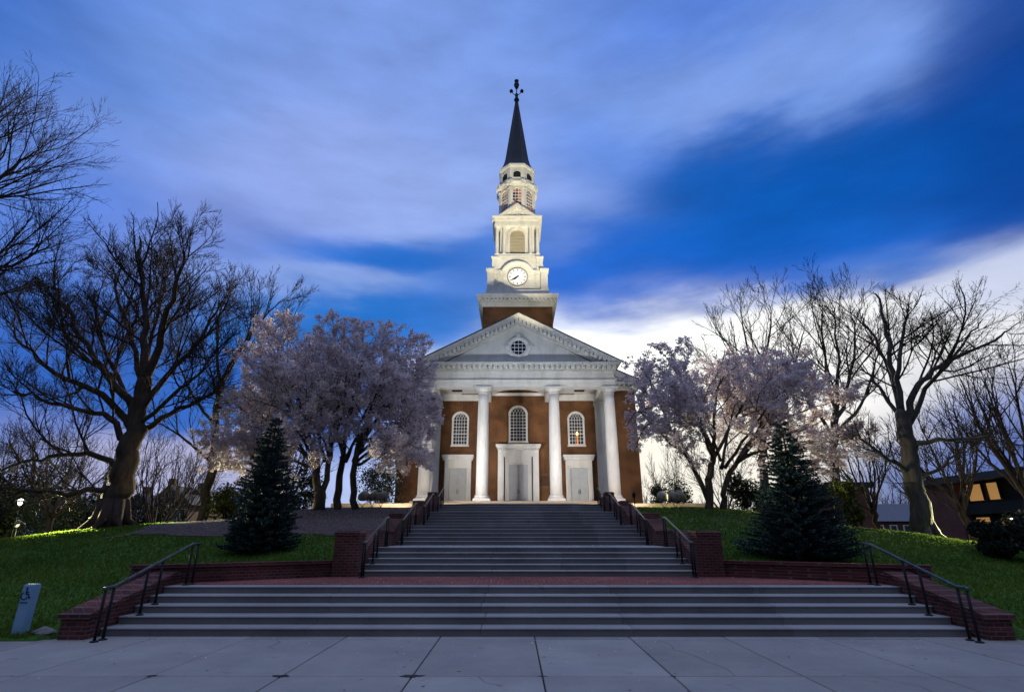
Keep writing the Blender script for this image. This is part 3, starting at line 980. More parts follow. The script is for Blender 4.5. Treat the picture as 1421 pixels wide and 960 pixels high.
for s in (-1, 1):
    def rake(o0, o1, ya, yb, zc=15.125):
        """band between plumb offsets o0<o1 under the rake line"""
        xo0 = HW - o0 / SP - (zc - Z0) / SP; xo1 = HW - o1 / SP - (zc - Z0) / SP
        poly = [(s * min(HW, xo0), zc if xo0 < HW else Z0), (0, ZA - o0), (0, ZA - o1), (s * xo1, zc)]
        mb.prism_y(poly if s < 0 else poly[::-1], ya, yb)
    rake(0, .14, YF - .86, 43.2)
    rake(.142, .36, YF - .74, 43.2)
    rake(.362, .60, YF - .14, 43.2)
    rake(.602, .68, YF - .14, 43.2)
    rake(.682, .86, YF - .05, 43.2)
    nm = 22
    for k in range(nm):
        x = HW * (k + .45) / nm * .90
        zc = ZA - x * SP - .47
        mb.obox((s * x, YF - .42, zc), (.125, 0, -s * .125 * SP), (0, .27, 0), (0, 0, .10))
    for k in range(52):
        x = HW * (k + .5) / 52 * .86
        zc = ZA - x * SP - .74
        mb.obox((s * x, YF - .09, zc), (.045, 0, -s * .045 * SP), (0, .05, 0), (0, 0, .055))
mb.build('raking_cornice', WH, church)
mb = MB()
mb.prism_y([(-6.5, 15.1), (6.5, 15.1), (0, ZA - .8)], YF + .06, 43.1)
mb.prism_y([(-5.9, 15.13), (5.9, 15.13), (5.0, 15.78), (-5.0, 15.78)], YF - .02, YF + .05)
mb.build('tympanum', WH, church)
mb = MB()
for s in (-1, 1):
    poly = [(s * (HW + .03), Z0 + .01), (0, ZA + .02), (0, ZA + .10), (s * (HW + .03), Z0 + .09)]
    mb.prism_y(poly if s < 0 else poly[::-1], YF - .88, YW + 1.5)
mb.build('portico_roof', M['slate'], church)
# round window
zo = 16.62
oc = MB(); oc.lathe([(0.001, 0), (.64, 0)], 0, 0, 40, smooth=False, cap=False)
oc.v = [(x, YF + .02, zo + y) for x, y, z in oc.v]
oc = oc.build('oculus', M['glass_blue'], church)
mb = MB()
mb.ring_y(0, zo, [(.62, YF - .10), (.74, YF - .16), (.86, YF - .16), (1.0, YF - .06), (1.02, YF + .07), (.62, YF + .07)], 48)
for k in range(4):
    a = math.pi / 2 * k + math.pi / 2
    c, s_ = math.cos(a), math.sin(a)
    mb.obox((c * .9, YF - .12, zo + s_ * .9), (c * .2, 0, s_ * .2), (0, .1, 0), (-s_ * .13, 0, c * .13))
mb.build('frame', WH, oc)
mb = MB()
for k in (-1, 0, 1):
    h = math.sqrt(.64 ** 2 - (k * .32) ** 2)
    mb.box(k * .32 - .022, k * .32 + .022, YF - .04, YF, zo - h, zo + h)
    mb.box(-h, h, YF - .045, YF - .002, zo + k * .32 - .022, zo + k * .32 + .022)
mb.build('glazing_bars', WH, oc)


def arch_poly(cx, zb, zs, w, n=20):
    return [(cx - w, zb), (cx + w, zb)] + [(cx + w * math.cos(math.pi * k / n), zs + w * math.sin(math.pi * k / n)) for k in range(n + 1)]


def arched_window(parent, name, cx, zb, zt, w, Y, cols, rows, fw, gmat, trace=True, bar=.04, keystone=False, out=None):
    """glass with a projecting arched frame and glazing bars; out = list of transforms for reuse on a faceted drum"""
    zs = zt - w
    wi = w - fw
    gl = MB().prism_y(arch_poly(cx, zb + fw * .6, zs, wi + .02), Y - .012, Y + .01)
    fr = MB()
    fr.box(cx - w, cx - wi, Y - .13, Y + .02, zb, zs); fr.box(cx + wi, cx + w, Y - .13, Y + .02, zb, zs)
    fr.box(cx - w - .06, cx + w + .06, Y - .2, Y + .02, zb - .12, zb - .002)
    fr.box(cx - wi, cx + wi, Y - .11, Y + .02, zb, zb + fw * .6)
    fr.ring_y(cx, zs, [(wi, Y - .13), (w, Y - .13), (w, Y + .02), (wi, Y + .02)], 28, 0, math.pi)
    fr.ring_y(cx, zs, [(w - .07, Y - .17), (w + .03, Y - .17), (w + .03, Y - .131), (w - .07, Y - .131)], 28, 0, math.pi)
    if keystone:
        fr.prism_y([(cx - .09, zt - fw), (cx + .09, zt - fw), (cx + .15, zt + .12), (cx - .15, zt + .12)], Y - .22, Y + .01)
    ba = MB()
    y0, y1 = Y - .07, Y - .02
    z0 = zb + fw * .6
    for k in range(1, cols):
        x = cx - wi + 2 * wi * k / cols
        ba.box(x - bar / 2, x + bar / 2, y0, y1, z0, zs)
        if trace:
            # each bar splits into two arcs of the window's own radius
            for sgn in (-1, 1):
                pts = []
                for q in range(13):
                    a = math.radians(7.5 * q)
                    px = x + sgn * (2 * wi) * .62 * (1 - math.cos(a)); pz = zs + 2 * wi * .62 * math.sin(a)
                    if math.hypot(px - cx, pz - zs) < wi: pts.append((px, pz))
                for (xa, za), (xb, zb2) in zip(pts, pts[1:]):
                    d = Vector((xb - xa, 0, zb2 - za)); L = d.length
                    if L < 1e-5: continue
                    d /= L; nrm = Vector((-d.z, 0, d.x))
                    ba.obox(((xa + xb) / 2, (y0 + y1) / 2 - .001 * k - .0005 * sgn, (za + zb2) / 2), d * (L / 2 + .005), (0, (y1 - y0) / 2, 0), nrm * (bar * .4))
        else:
            h = math.sqrt(max(0, wi * wi - (x - cx) ** 2)); ba.box(x - bar / 2, x + bar / 2, y0, y1, zs, zs + h)
    for k in range(1, rows + 1):
        z = z0 + (zs - z0) * k / rows
        th = bar * (1.8 if k == rows // 2 else 1)
        ba.box(cx - wi, cx + wi, y0 - .003, y1 - .003, z - th / 2, z + th / 2)
    if out is not None:
        return gl, fr, ba
    g_ = gl.build(name, gmat, parent)
    fr.build('frame', WH, g_); ba.build('glazing_bars', WH, g_)
    return g_


arched_window(church, 'window', 0, 9.72, 13.0, .86, YW, 5, 8, .17, M['glass'])
for cx in (-5.22, 5.22):
    wdw = arched_window(church, 'window', cx, 9.43, 12.45, .76, YW, 5, 7, .16, M['glass'])
# side windows of the nave
for s in (-1, 1):
    for k in range(5):
        y = 54 + k * 6.2
        mb = MB(); x = s * 10.76
        pts = [(q[0] + y, q[1]) for q in arch_poly(0, 6.5, 11.5, 1.0, 14)]
        mb.prism_x(pts, x - .01, x + .01)
        gw = mb.build('window', M['glass'], church)
        fr = MB()
        for a, b in ((y - 1.15, y - .98), (y + .98, y + 1.15)): fr.box(min(x, x + s * .12), max(x, x + s * .12), a, b, 6.4, 11.5)
        fr.box(min(x, x + s * .18), max(x, x + s * .18), y - 1.2, y + 1.2, 6.25, 6.4)
        fr.build('frame', WH, gw)


def doorway(cx, half_in, half_out, zt, zc0, zc1, hc, dent):
    """panelled double door in a white surround under a cornice"""
    z0 = 4.302
    sur = MB()
    for s in (-1, 1):
        gapx = .30 if half_out - half_in > .5 else 0
        a, b = sorted((cx + s * (half_in + gapx), cx + s * half_out)); sur.box(a, b, YW - .40, YW + .01, z0, zc0)
        if gapx:
            a, b = sorted((cx + s * half_in, cx + s * (half_in + .19))); sur.box(a, b, YW - .32, YW + .01, z0, zc0 - .56)
            a, b = sorted((cx + s * half_in, cx + s * (half_in + gapx - .001))); sur.box(a, b, YW - .34, YW + .01, zc0 - .555, zc0)
        a, b = sorted((cx + s * (half_in + .12 + gapx), cx + s * (half_out - .06))); sur.box(a, b, YW - .50, YW - .401, z0 + .35, zc0 - .55)
        a, b = sorted((cx + s * (half_in + .06 + gapx), cx + s * (half_out - .02))); sur.box(a, b, YW - .56, YW - .401, zc0 - .545, zc0 - .40)
        a, b = sorted((cx + s * (half_in - .13), cx + s * (half_in - .001))); sur.box(a, b, YW - .26, YW + .01, z0, zt + .13)
    sur.box(cx - half_in + .131, cx + half_in - .131, YW - .259, YW + .01, zt + .002, zt + .129)
    sur.box(cx - half_in + .001, cx + half_in - .001, YW - .34, YW + .01, zt + .132, zc0)
    sur.box(cx - half_in * .8, cx + half_in * .8, YW - .39, YW - .341, zt + .3, zc0 - .12)
    if dent:
        modillions(sur, cx - half_out, cx + half_out, 13, YW - .66, YW - .2, zc0 + .002, zc0 + .13, .16)
    sur.box(cx - half_out, cx + half_out, YW - .44, YW + .01, zc0 + .001, zc0 + .13)
    sur.box(cx - hc + .08, cx + hc - .08, YW - .72, YW + .01, zc0 + .132, (zc0 + zc1) / 2 + .07)
    sur.box(cx - hc, cx + hc, YW - .86, YW + .01, (zc0 + zc1) / 2 + .072, zc1)
    sur.build('door_surround', WH, church)
    wi = half_in - .135
    for s in (-1, 1):
        lf = MB(); a, b = sorted((cx + s * .006, cx + s * wi))
        lf.box(a, b, YW - .06, YW + .01, z0, zt)
        nb = 7
        for k in range(nb):
            za = z0 + .12 + (zt - z0 - .2) * k / nb; zb = z0 + .12 + (zt - z0 - .2) * (k + .86) / nb
            lf.bbox(a + .09, b - .09, YW - .085, YW - .061, za, zb, c=.015)
        d = lf.build('door', DR, church)
        h = MB(); h.tube([Vector((cx + s * .07, YW - .09, z0 + .95)), Vector((cx + s * .07, YW - .15, z0 + .98)), Vector((cx + s * .07, YW - .15, z0 + 1.28)), Vector((cx + s * .07, YW - .09, z0 + 1.31))], .018, 6)
        h.build('handle', M['iron'], d)


doorway(-5.3, .90, 1.16, 7.42, 7.95, 8.50, 1.38, False)
doorway(5.3, .90, 1.16, 7.42, 7.95, 8.50, 1.38, False)
doorway(0, .97, 1.80, 7.72, 8.95, 9.42, 1.98, True)
mb = MB(); mb.bbox(2.05, 2.6, YW - .05, YW + .01, 5.9, 6.75, c=.01); mb.build('plaque', M['plaque'], church)

# ------------------------------------------------------------------ tower
CY = 53.0
mb = MB(); mb.box(-3.5, 3.5, CY - 3.5, CY + 3.5, 14, 23.6); mb.build('tower_base', M['brick'], church)


def sq_band(mb, h, z0, z1):
    mb.box(-h, h, CY - h, CY + h, z0, z1)


def four(mb, fn):
    """repeat a front-face piece on the four sides"""
    t = MB(); fn(t)
    for k in range(4):
        c, s = (1, 0, -1, 0)[k], (0, 1, 0, -1)[k]
        mb.add([(x * c - (y - CY) * s, x * s + (y - CY) * c + CY, z) for x, y, z in t.v], t.f)


def octo(mb, t, ks=range(8)):
    for k in ks:
        c, s = math.cos(k * math.pi / 4), math.sin(k * math.pi / 4)
        mb.add([(x * c - (y - CY) * s, x * s + (y - CY) * c + CY, z) for x, y, z in t.v], t.f)


mb = MB()
sq_band(mb, 3.56, 23.45, 23.68); sq_band(mb, 3.62, 23.682, 23.80)
four(mb, lambda t: modillions(t, -3.62, 3.62, 44, CY - 3.70, CY - 3.6, 23.805, 23.91, .08))
sq_band(mb, 3.63, 23.802, 23.93); sq_band(mb, 3.72, 23.932, 24.02)
four(mb, lambda t: modillions(t, -3.8, 3.8, 19, CY - 4.0, CY - 3.6, 24.025, 24.25, .19))
sq_band(mb, 3.70, 24.022, 24.255); sq_band(mb, 4.02, 24.257, 24.5); sq_band(mb, 4.08, 24.502, 24.66)
mb.build('tower_cornice', WH, church)

mb = MB()
sq_band(mb, 3.28, 24.662, 25.25); sq_band(mb, 3.2, 25.252, 25.5)
sq_band(mb, 2.72, 25.5, 28.0)
for sx in (-1, 1):
    for sy in (-1, 1):
        for (a0, a1) in ((2.42, 3.12),):
            x0, x1 = sorted((sx * a0, sx * a1)); y0, y1 = sorted((CY + sy * a0, CY + sy * a1))
            mb.box(x0, x1, y0, y1, 25.502, 27.55)
            mb.box(x0 - .06, x1 + .06, y0 - .06, y1 + .06, 27.552, 27.7)
            mb.box(x0 - .13, x1 + .13, y0 - .13, y1 + .13, 27.702, 27.92)
            mb.box(x0 - .05, x1 + .05, y0 - .05, y1 + .05, 25.503, 25.72)
four(mb, lambda t: (t.box(-2.42, -1.55, CY - 2.86, CY - 2.7, 27.62, 27.92), t.box(1.55, 2.42, CY - 2.86, CY - 2.7, 27.62, 27.92),
                    t.ring_y(0, 27.12, [(1.42, CY - 2.95), (1.60, CY - 3.05), (1.76, CY - 3.05), (1.76, CY - 2.4), (1.42, CY - 2.4)], 32, R(20), R(160)),
                    t.prism_y(arch_poly(0, 27.0, 27.12, 1.44), CY - 2.85, CY - 2.6)))
# scroll consoles beside the dial
def consoles(t):
    for s in (-1, 1):
        t.ring_y(s * 1.92, 27.35, [(.06, CY - 2.92), (.20, CY - 2.92), (.20, CY - 2.7), (.06, CY - 2.7)], 14)
        t.prism_y([(s * 1.80, 27.25), (s * 1.86, 26.6), (s * 1.98, 26.3), (s * 2.10, 26.6), (s * 2.05, 27.25)][::(1 if s > 0 else -1)], CY - 2.88, CY - 2.7)
four(mb, consoles)
mb.build('clock_stage', WH, church)
zc = 27.12
ck = MB(); ck.lathe([(.001, 0), (1.02, 0)], 0, 0, 48, smooth=False, cap=False)
ck.v = [(x, CY - 2.87, zc + y) for x, y, z in ck.v]
clock = ck.build('clock', M['dial'], church)
MB().ring_y(0, zc, [(1.0, CY - 2.93), (1.055, CY - 2.93), (1.055, CY - 2.8), (1.0, CY - 2.8)], 48).build('clock_rim', M['iron'], clock)
mk_ = MB()
for k in range(12):
    a = k * math.pi / 6
    u, v = Vector((math.sin(a), 0, math.cos(a))), Vector((math.cos(a), 0, -math.sin(a)))
    mk_.obox(Vector((0, CY - 2.885, zc)) + u * .78, v * (.035 if k % 3 else .05), (0, .01, 0), u * .09)
mk_.ring_y(0, zc, [(.905, CY - 2.885), (.925, CY - 2.885), (.925, CY - 2.872), (.905, CY - 2.872)], 48)
mk_.build('hour_marks', M['grey'], clock)


def hand(name, ang, L, w, y):
    a = R(ang); u, v = Vector((math.sin(a), 0, math.cos(a))), Vector((math.cos(a), 0, -math.sin(a)))
    o = Vector((0, y, zc)); h = MB()
    vs = [o - u * .16 - v * w * .6, o - u * .16 + v * w * .6, o + u * L * .65 + v * w, o + u * L, o + u * L * .65 - v * w]
    h.add([tuple(q) for q in vs] + [tuple(q + Vector((0, .02, 0))) for q in vs], [(0, 1, 2, 3, 4), (9, 8, 7, 6, 5)] + [(i, i + 5, (i + 1) % 5 + 5, (i + 1) % 5) for i in range(5)])
    h.build(name, M['hand'], clock)


hand('hour_hand', 230, .58, .10, CY - 2.93)
hand('minute_hand', 236, .86, .065, CY - 2.96)

# belfry
mb = MB()
sq_band(mb, 2.45, 28.0, 29.55)
for sx in (-1, 1):
    for sy in (-1, 1):
        x0, x1 = sorted((sx * 2.0, sx * 2.68)); y0, y1 = sorted((CY + sy * 2.0, CY + sy * 2.68))
        mb.box(x0, x1, y0, y1, 28.002, 29.42); mb.box(x0 - .07, x1 + .07, y0 - .07, y1 + .07, 29.422, 29.6)
sq_band(mb, 2.52, 29.605, 29.8); sq_band(mb, 2.4, 29.802, 30.08)
sq_band(mb, 1.85, 30.08, 33.7)
sq_band(mb, 2.44, 33.55, 33.85); sq_band(mb, 2.40, 33.852, 34.15)
four(mb, lambda t: modillions(t, -2.5, 2.5, 26, CY - 2.58, CY - 2.4, 34.16, 34.28, .10))
sq_band(mb, 2.42, 34.152, 34.3); sq_band(mb, 2.62, 34.302, 34.42); sq_band(mb, 2.72, 34.422, 34.6)
# little gables on each side
def gable(t):
    for s in (-1, 1):
        p = [(s * 2.05, 34.62), (0, 36.2), (0, 35.85), (s * 1.6, 34.62)]
        t.prism_y(p if s < 0 else p[::-1], CY - 2.72, CY - 1.2)
        p = [(s * 1.6, 34.622), (0, 35.845), (0, 35.62), (s * 1.3, 34.622)]
        t.prism_y(p if s < 0 else p[::-1], CY - 2.5, CY - 1.2)
        for k in range(8):
            x = .12 + k * .19; t.obox((s * x, CY - 2.58, 35.78 - x * .77), (.045, 0, -s * .035), (0, .07, 0), (0, 0, .05))
    t.prism_y([(-1.4, 34.61), (1.4, 34.61), (0, 35.7)], CY - 2.36, CY - 1.2)
four(mb, gable)
mb.build('belfry', WH, church)
for k, (sx, sy) in enumerate([(x, -1) for x in (-2.18, -1.42, 1.42, 2.18)] + [(x, 1) for x in (-2.18, -1.42, 1.42, 2.18)]):
    yy = CY + sy * 2.18
    c = MB(); c.lathe([(.25, 30.082), (.27, 30.14), (.21, 30.22), (.20, 31.2), (.172, 33.2), (.17, 33.3), (.23, 33.36), (.24, 33.42)], sx, yy, 18)
    c.box(sx - .27, sx + .27, yy - .27, yy + .27, 33.42, 33.548); c.build('belfry_column', WH, church)
for sx in (-2.18, 2.18):
    for dy in (-1.42, 1.42):
        c = MB(); c.lathe([(.25, 30.082), (.27, 30.14), (.21, 30.22), (.20, 31.2), (.172, 33.2), (.17, 33.3), (.23, 33.36), (.24, 33.42)], sx, CY + dy, 18)
        c.box(sx - .27, sx + .27, CY + dy - .27, CY + dy + .27, 33.42, 33.548); c.build('belfry_column', WH, church)
for q in range(4):
    lv = MB(); fr = MB()
    t = MB(); f = MB()
    zs = 33.25 - .80
    t.prism_y(arch_poly(0, 30.2, zs, .80), CY - 1.87, CY - 1.84)
    for k in range(16):
        z = 30.28 + k * .18
        w = .8 if z < zs else math.sqrt(max(.01, .64 - (z - zs) ** 2))
        t.prism_x([(CY - 1.98, z), (CY - 1.96, z - .02), (CY - 1.88, z + .10), (CY - 1.88, z + .13)], -w, w)
    f.box(-1.06, -.80, CY - 2.05, CY - 1.84, 30.1, zs); f.box(.80, 1.06, CY - 2.05, CY - 1.84, 30.1, zs)
    f.ring_y(0, zs, [(.80, CY - 2.05), (1.06, CY - 2.05), (1.06, CY - 1.84), (.80, CY - 1.84)], 24, 0, math.pi)
    f.prism_y([(-.10, zs + .8), (.10, zs + .8), (.16, zs + 1.2), (-.16, zs + 1.2)], CY - 2.12, CY - 1.84)
    c, s = (1, 0, -1, 0)[q], (0, 1, 0, -1)[q]
    for src, dst in ((t, lv), (f, fr)):
        dst.add([(x * c - (y - CY) * s, x * s + (y - CY) * c + CY, z) for x, y, z in src.v], src.f)
    l_ = lv.build('louvre', M['louver'], church); fr.build('frame', WH, l_)

# eight-sided lantern
OC = 1 / math.cos(math.pi / 8)
RT = math.pi / 8
mb = MB()
mb.lathe([(2.15 * OC, 34.602), (2.15 * OC, 35.0), (1.94 * OC, 35.05), (1.94 * OC, 35.5), (1.86 * OC, 35.55), (1.86 * OC, 39.0)], 0, CY, 8, False, RT)
mb.lathe([(1.98 * OC, 38.75), (2.0 * OC, 39.05), (2.06 * OC, 39.1), (2.08 * OC, 39.25), (2.22 * OC, 39.32), (2.26 * OC, 39.5), (1.95 * OC, 39.66)], 0, CY, 8, False, RT)
mb.lathe([(1.92 * OC, 39.6), (1.92 * OC, 41.55), (2.0 * OC, 41.6), (2.06 * OC, 41.85), (1.98 * OC, 42.02), (1.5 * OC, 42.2)], 0, CY, 8, False, RT)
t = MB()
t.box(-.80, -.55, CY - 2.05, CY - 1.85, 35.95, 38.75); t.box(.55, .80, CY - 2.05, CY - 1.85, 35.95, 38.75)
t.box(-.86, -.50, CY - 2.12, CY - 1.85, 38.55, 38.752); t.box(.50, .86, CY - 2.12, CY - 1.85, 38.55, 38.751)
t.box(-.86, -.5, CY - 2.36, CY - 1.95, 39.05, 39.58); t.box(.5, .86, CY - 2.36, CY - 1.95, 39.05, 39.58)
octo(mb, t)
mb.build('lantern', WH, church)
for k in range(8):
    gl, fr, ba = arched_window(None, '', 0, 35.72, 38.72, .56, CY - 1.87, 3, 6, .08, None, trace=False, bar=.05, out=1)
    G, Fm, B_ = MB(), MB(), MB()
    octo(G, gl, [k]); octo(Fm, fr, [k]); octo(B_, ba, [k])
    g_ = G.build('window', M['glass_lantern'], church); Fm.build('frame', WH, g_); B_.build('glazing_bars', WH, g_)
    v = MB(); t = MB(); t.prism_y(arch_poly(0, 40.15, 40.55, .42), CY - 1.94, CY - 1.90); octo(v, t, [k])
    v = v.build('opening', M['dark'], church)
    f = MB(); t = MB(); t.ring_y(0, 40.55, [(.42, CY - 2.0), (.54, CY - 2.0), (.54, CY - 1.9), (.42, CY - 1.9)], 18, 0, math.pi)
    t.box(-.54, -.42, CY - 2.0, CY - 1.9, 40.05, 40.55); t.box(.42, .54, CY - 2.0, CY - 1.9, 40.05, 40.55); octo(f, t, [k]); f.build('frame', WH, v)
mb = MB()
mb.lathe([(1.98 * OC, 42.03), (1.72 * OC, 42.35), (1.52 * OC, 42.9), (1.36 * OC, 43.6), (.22 * OC, 52.4), (.20 * OC, 52.9)], 0, CY, 8, False, RT)
sp = mb.build('spire', M['spire'], church)
mb = MB()
mb.lathe([(.30, 52.88), (.32, 53.1), (.2, 53.3), (.16, 53.7), (.10, 53.8), (.06, 54.0), (.05, 54.9), (.12, 55.0), (.30, 55.2), (.34, 55.45), (.25, 55.65), (.18, 55.75), (.26, 55.9), (.28, 56.1), (.1, 56.25)], 0, CY, 14)
for a in range(4):
    c, s = math.cos(a * math.pi / 2), math.sin(a * math.pi / 2)
    mb.tube([Vector((0, CY, 53.7)), Vector((c * .35, CY + s * .35, 53.95)), Vector((c * .62, CY + s * .62, 54.3))], [.05, .045, .04], 6)
    mb.lathe([(.02, 54.1), (.18, 54.22), (.24, 54.42), (.16, 54.62), (.02, 54.7)], c * .66, CY + s * .66, 10)
mb.build('finial', M['spire'], sp)

# ------------------------------------------------------------------ floodlights aimed at the church
def aim(o, target):
    o.rotation_euler = (o.location - Vector(target)).to_track_quat('Z', 'Y').to_euler()


def floodlight(x, y, label, targets, zoff=.60, z=None):
    """targets: list of (point, watts, full cone degrees, colour)"""
    z = ground(x, y) if z is None else z
    zoff = .36 if z < ground(x, y) - .1 else zoff
    root = empty('floodlight', (x, y, z), label, 'floodlight', 'ground floodlights in front of the church')
    c = Vector((x, y, z + zoff))
    ax = (Vector(targets[0][0]) - c).normalized()
    u = ax.cross(Vector((0, 0, 1))).normalized(); w = u.cross(ax)
    mb = MB(); n = 12
    vs, fs = [], []
    prof = [(.02, -.26), (.14, -.25), (.21, -.17), (.25, 0), (.27, .20), (.28, .24)]
    for r, t in prof:
        for k in range(n):
            a = 2 * math.pi * k / n
            ca, sa = math.cos(a), math.sin(a)
            e = (abs(ca) ** 3 + abs(sa) ** 3) ** (-1 / 3)
            q = c + ax * t + u * (r * e * ca) + w * (r * e * sa)
            vs.append(tuple(q))
    for i in range(len(prof) - 1):
        for k in range(n):
            fs.append((i * n + k, i * n + (k + 1) % n, (i + 1) * n + (k + 1) % n, (i + 1) * n + k))
    fs.append(tuple(range(n - 1, -1, -1)))
    mb.add(vs, fs, True)
    mb.build('housing', M['lampbox'], root)
    ln = MB(); vs = []
    for k in range(n):
        a = 2 * math.pi * k / n; vs.append(tuple(c + ax * .22 + u * (.27 * math.cos(a)) + w * (.27 * math.sin(a))))
    ln.add(vs, [tuple(range(n))]); ln.build('lens', M['lens'], root)
    st = MB(); st.tube([Vector((x, y, z - .05)), Vector((x, y, z + .08))], .035, 8)
    st.tube([c - u * .30, c - u * .30 - Vector((0, 0, .22)), Vector((x, y, z + .06)), c + u * .30 - Vector((0, 0, .22)), c + u * .30], .018, 6)
    st.build('bracket', M['iron'], root)
    spill = [((x * .95, y + 5, z + .1), 260, 120, (1.0, .80, .45))] if 25 < y < 40 else []
    for tgt, watts, cone, colr in targets + spill:
        ld = bpy.data.lights.new('flood_beam', 'SPOT')
        ld.energy = watts; ld.spot_size = R(cone); ld.spot_blend = .7; ld.color = colr; ld.shadow_soft_size = .22
        lo = bpy.data.objects.new('flood_beam', ld); COL.objects.link(lo)
        lo.parent = root
        wpos = c + ax * .32
        lo.location = wpos
        aim(lo, tgt)
        lo.location = wpos - root.location


WARM, PALE, GOLD = (1.0, .85, .70), (.84, .92, 1.0), (1.0, .88, .58)
fl = [(503, 693), (515, 690), (528.5, 693)]
PW = 0.6
pts = [at(px, py, 31.0) for px, py in fl]
floodlight(pts[0].x, 31.0, 'beige floodlight nearest the cherry trunks, left of the stairs', [((-5, 47, 8), 3800 * PW, 60, WARM)])
floodlight(pts[1].x, 31.3, 'brightest beige floodlight, middle of the three left of the stairs', [((2, 45, 11), 4600 * PW, 62, PALE), ((0, 46, 13), 900, 60, PALE)])
floodlight(pts[2].x, 31.0, 'dark beige floodlight of the left three that is closest to the stairs', [((5, 47, 7), 3500 * PW, 60, WARM)])
fr_ = [(921, 692), (934, 691), (944, 690)]
pts = [at(px, py, 30.5) for px, py in fr_]
floodlight(pts[0].x, 30.5, 'floodlight with glowing rim beside the right brick corner of the church', [((4, 47, 8), 3800 * PW, 60, WARM), ((-3, 45, 13), 1100, 55, PALE)])
floodlight(pts[1].x, 30.2, 'round backed floodlight between two others on the right lawn', [((-4, 47, 8), 2400 * PW, 60, WARM)])
floodlight(pts[2].x, 30.5, 'grey floodlight farthest right on the lawn in front of the dark shrubs', [((2, 45, 12), 2600 * PW, 60, PALE)])

# tower lamps: an unseen one added in the lawn, two on the portico roof
floodlight(5.75, 20.4, 'low floodlight sunk in the grass right of the stair wall, aimed at the tower', [((0, 50.5, 35.0), 115000, 22, GOLD)], z=ground(5.75, 20.4) - .47)
rz_ = ZA + .10 - 7.0 * SP
floodlight(7.0, 43.4, 'floodlight on the right slope of the portico roof, aimed up at the tower', [((0, 49, 26), 1300, 60, GOLD)], z=rz_, zoff=.36)
floodlight(-7.0, 43.4, 'floodlight on the left slope of the portico roof, aimed up at the tower', [((0, 49, 26), 1000, 60, PALE)], z=rz_, zoff=.36)

# glowing shape added for a lamp reflection in the right arched window
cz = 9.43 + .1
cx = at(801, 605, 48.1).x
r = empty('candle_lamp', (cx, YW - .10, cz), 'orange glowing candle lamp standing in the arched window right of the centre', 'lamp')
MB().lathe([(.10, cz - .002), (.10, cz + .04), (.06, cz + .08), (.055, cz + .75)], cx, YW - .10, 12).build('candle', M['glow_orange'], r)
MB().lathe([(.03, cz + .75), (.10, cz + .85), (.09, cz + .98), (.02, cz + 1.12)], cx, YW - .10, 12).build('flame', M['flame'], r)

# small lantern on a post beside the stairs
lx = at(881, 705, 30.5).x; lz = ground(lx, 30.5)
r = empty('path_lantern', (lx, 30.5, lz), 'small black lantern on a thin post just right of the upper stairs', 'lantern')
MB().tube([Vector((lx, 30.5, lz - .05)), Vector((lx, 30.5, lz + .55))], .025, 8).build('post', M['iron'], r)
mb = MB(); mb.lathe([(.05, lz + .55), (.09, lz + .60), (.11, lz + .78), (.13, lz + .79), (.03, lz + .90), (.01, lz + .94)], lx, 30.5, 6, False); mb.build('lantern_head', M['iron'], r)

# lamp posts and path lights in the park at the left
def lamp_post(px, py, d, label, watts, k=.5, bulb='bulb'):
    p = at(px, py, d); zg = max(-.3, ground(p.x, d))
    r = empty('street_lamp', (p.x, d, zg), label, 'street lamp')
    MB().tube([Vector((p.x, d, zg - .1)), Vector((p.x, d, p.z - .2 * k))], [.05, .03], 8).build('post', M['iron'], r)
    MB().lathe([(.06 * k, p.z - .22 * k), (.14 * k, p.z - .1 * k), (.17 * k, p.z + .05 * k), (.1 * k, p.z + .16 * k), (.02 * k, p.z + .2 * k)], p.x, d, 12).build('globe', M[bulb], r)
    MB().lathe([(.05 * k, p.z + .12 * k), (.5 * k, p.z), (.5 * k, p.z + .03 * k), (.2 * k, p.z + .25 * k), (.02 * k, p.z + .32 * k)], p.x, d, 12).build('cap', M['iron'], r)
    ld = bpy.data.lights.new('street_lamp_glow', 'POINT'); ld.energy = watts; ld.shadow_soft_size = .2; ld.color = (1, .93, .75)
    lo = bpy.data.objects.new('street_lamp_glow', ld); COL.objects.link(lo); lo.parent = r
    lo.location = Vector((p.x, d, p.z + .45 * k)) - r.location
    return r, Vector((p.x, d, p.z))


lamp_post(26, 697, 29, 'lit street lamp with white globe among the dark trees at the far left', 250, .6)
r3_, q3_ = lamp_post(130, 719, 26, 'small lit lamp left of the big oak trunk, seen just over the lawn crest', 60)
lamp_post(137, 717, 58, 'small lit lamp closest to the big oak trunk, seen over the lawn crest', 60)
r1_, q1_ = lamp_post(22, 727, 27, 'low dim lamp at ground level beneath the far left trees', 10, .6, 'bulb_dim')
r2_, q2_ = lamp_post(1404, 723, 27, 'lit lamp above the hedge in front of the amber windowed building', 150, .5)

# extra spots added to light the grass; wide caps screen the trees above
for r_, q_, tg_, wt_, cn_ in ((r1_, q1_, (-15.0, 23.6, 2.1), 75000, 60), (r2_, q2_, (14.0, 22.8, 2.0), 75000, 58), (r3_, q3_, (-15.0, 23.9, 2.3), 9000, 62)):
    ld = bpy.data.lights.new('street_lamp_beam', 'SPOT'); ld.energy = wt_; ld.spot_size = R(cn_); ld.spot_blend = .8; ld.color = (1, .93, .50); ld.shadow_soft_size = .04
    lo = bpy.data.objects.new('street_lamp_beam', ld); COL.objects.link(lo); lo.parent = r_
    lo.location = q_ + Vector((.13 if q_.x < 0 else -.13, -.05, -.012)); aim(lo, tg_); lo.location = lo.location - r_.location

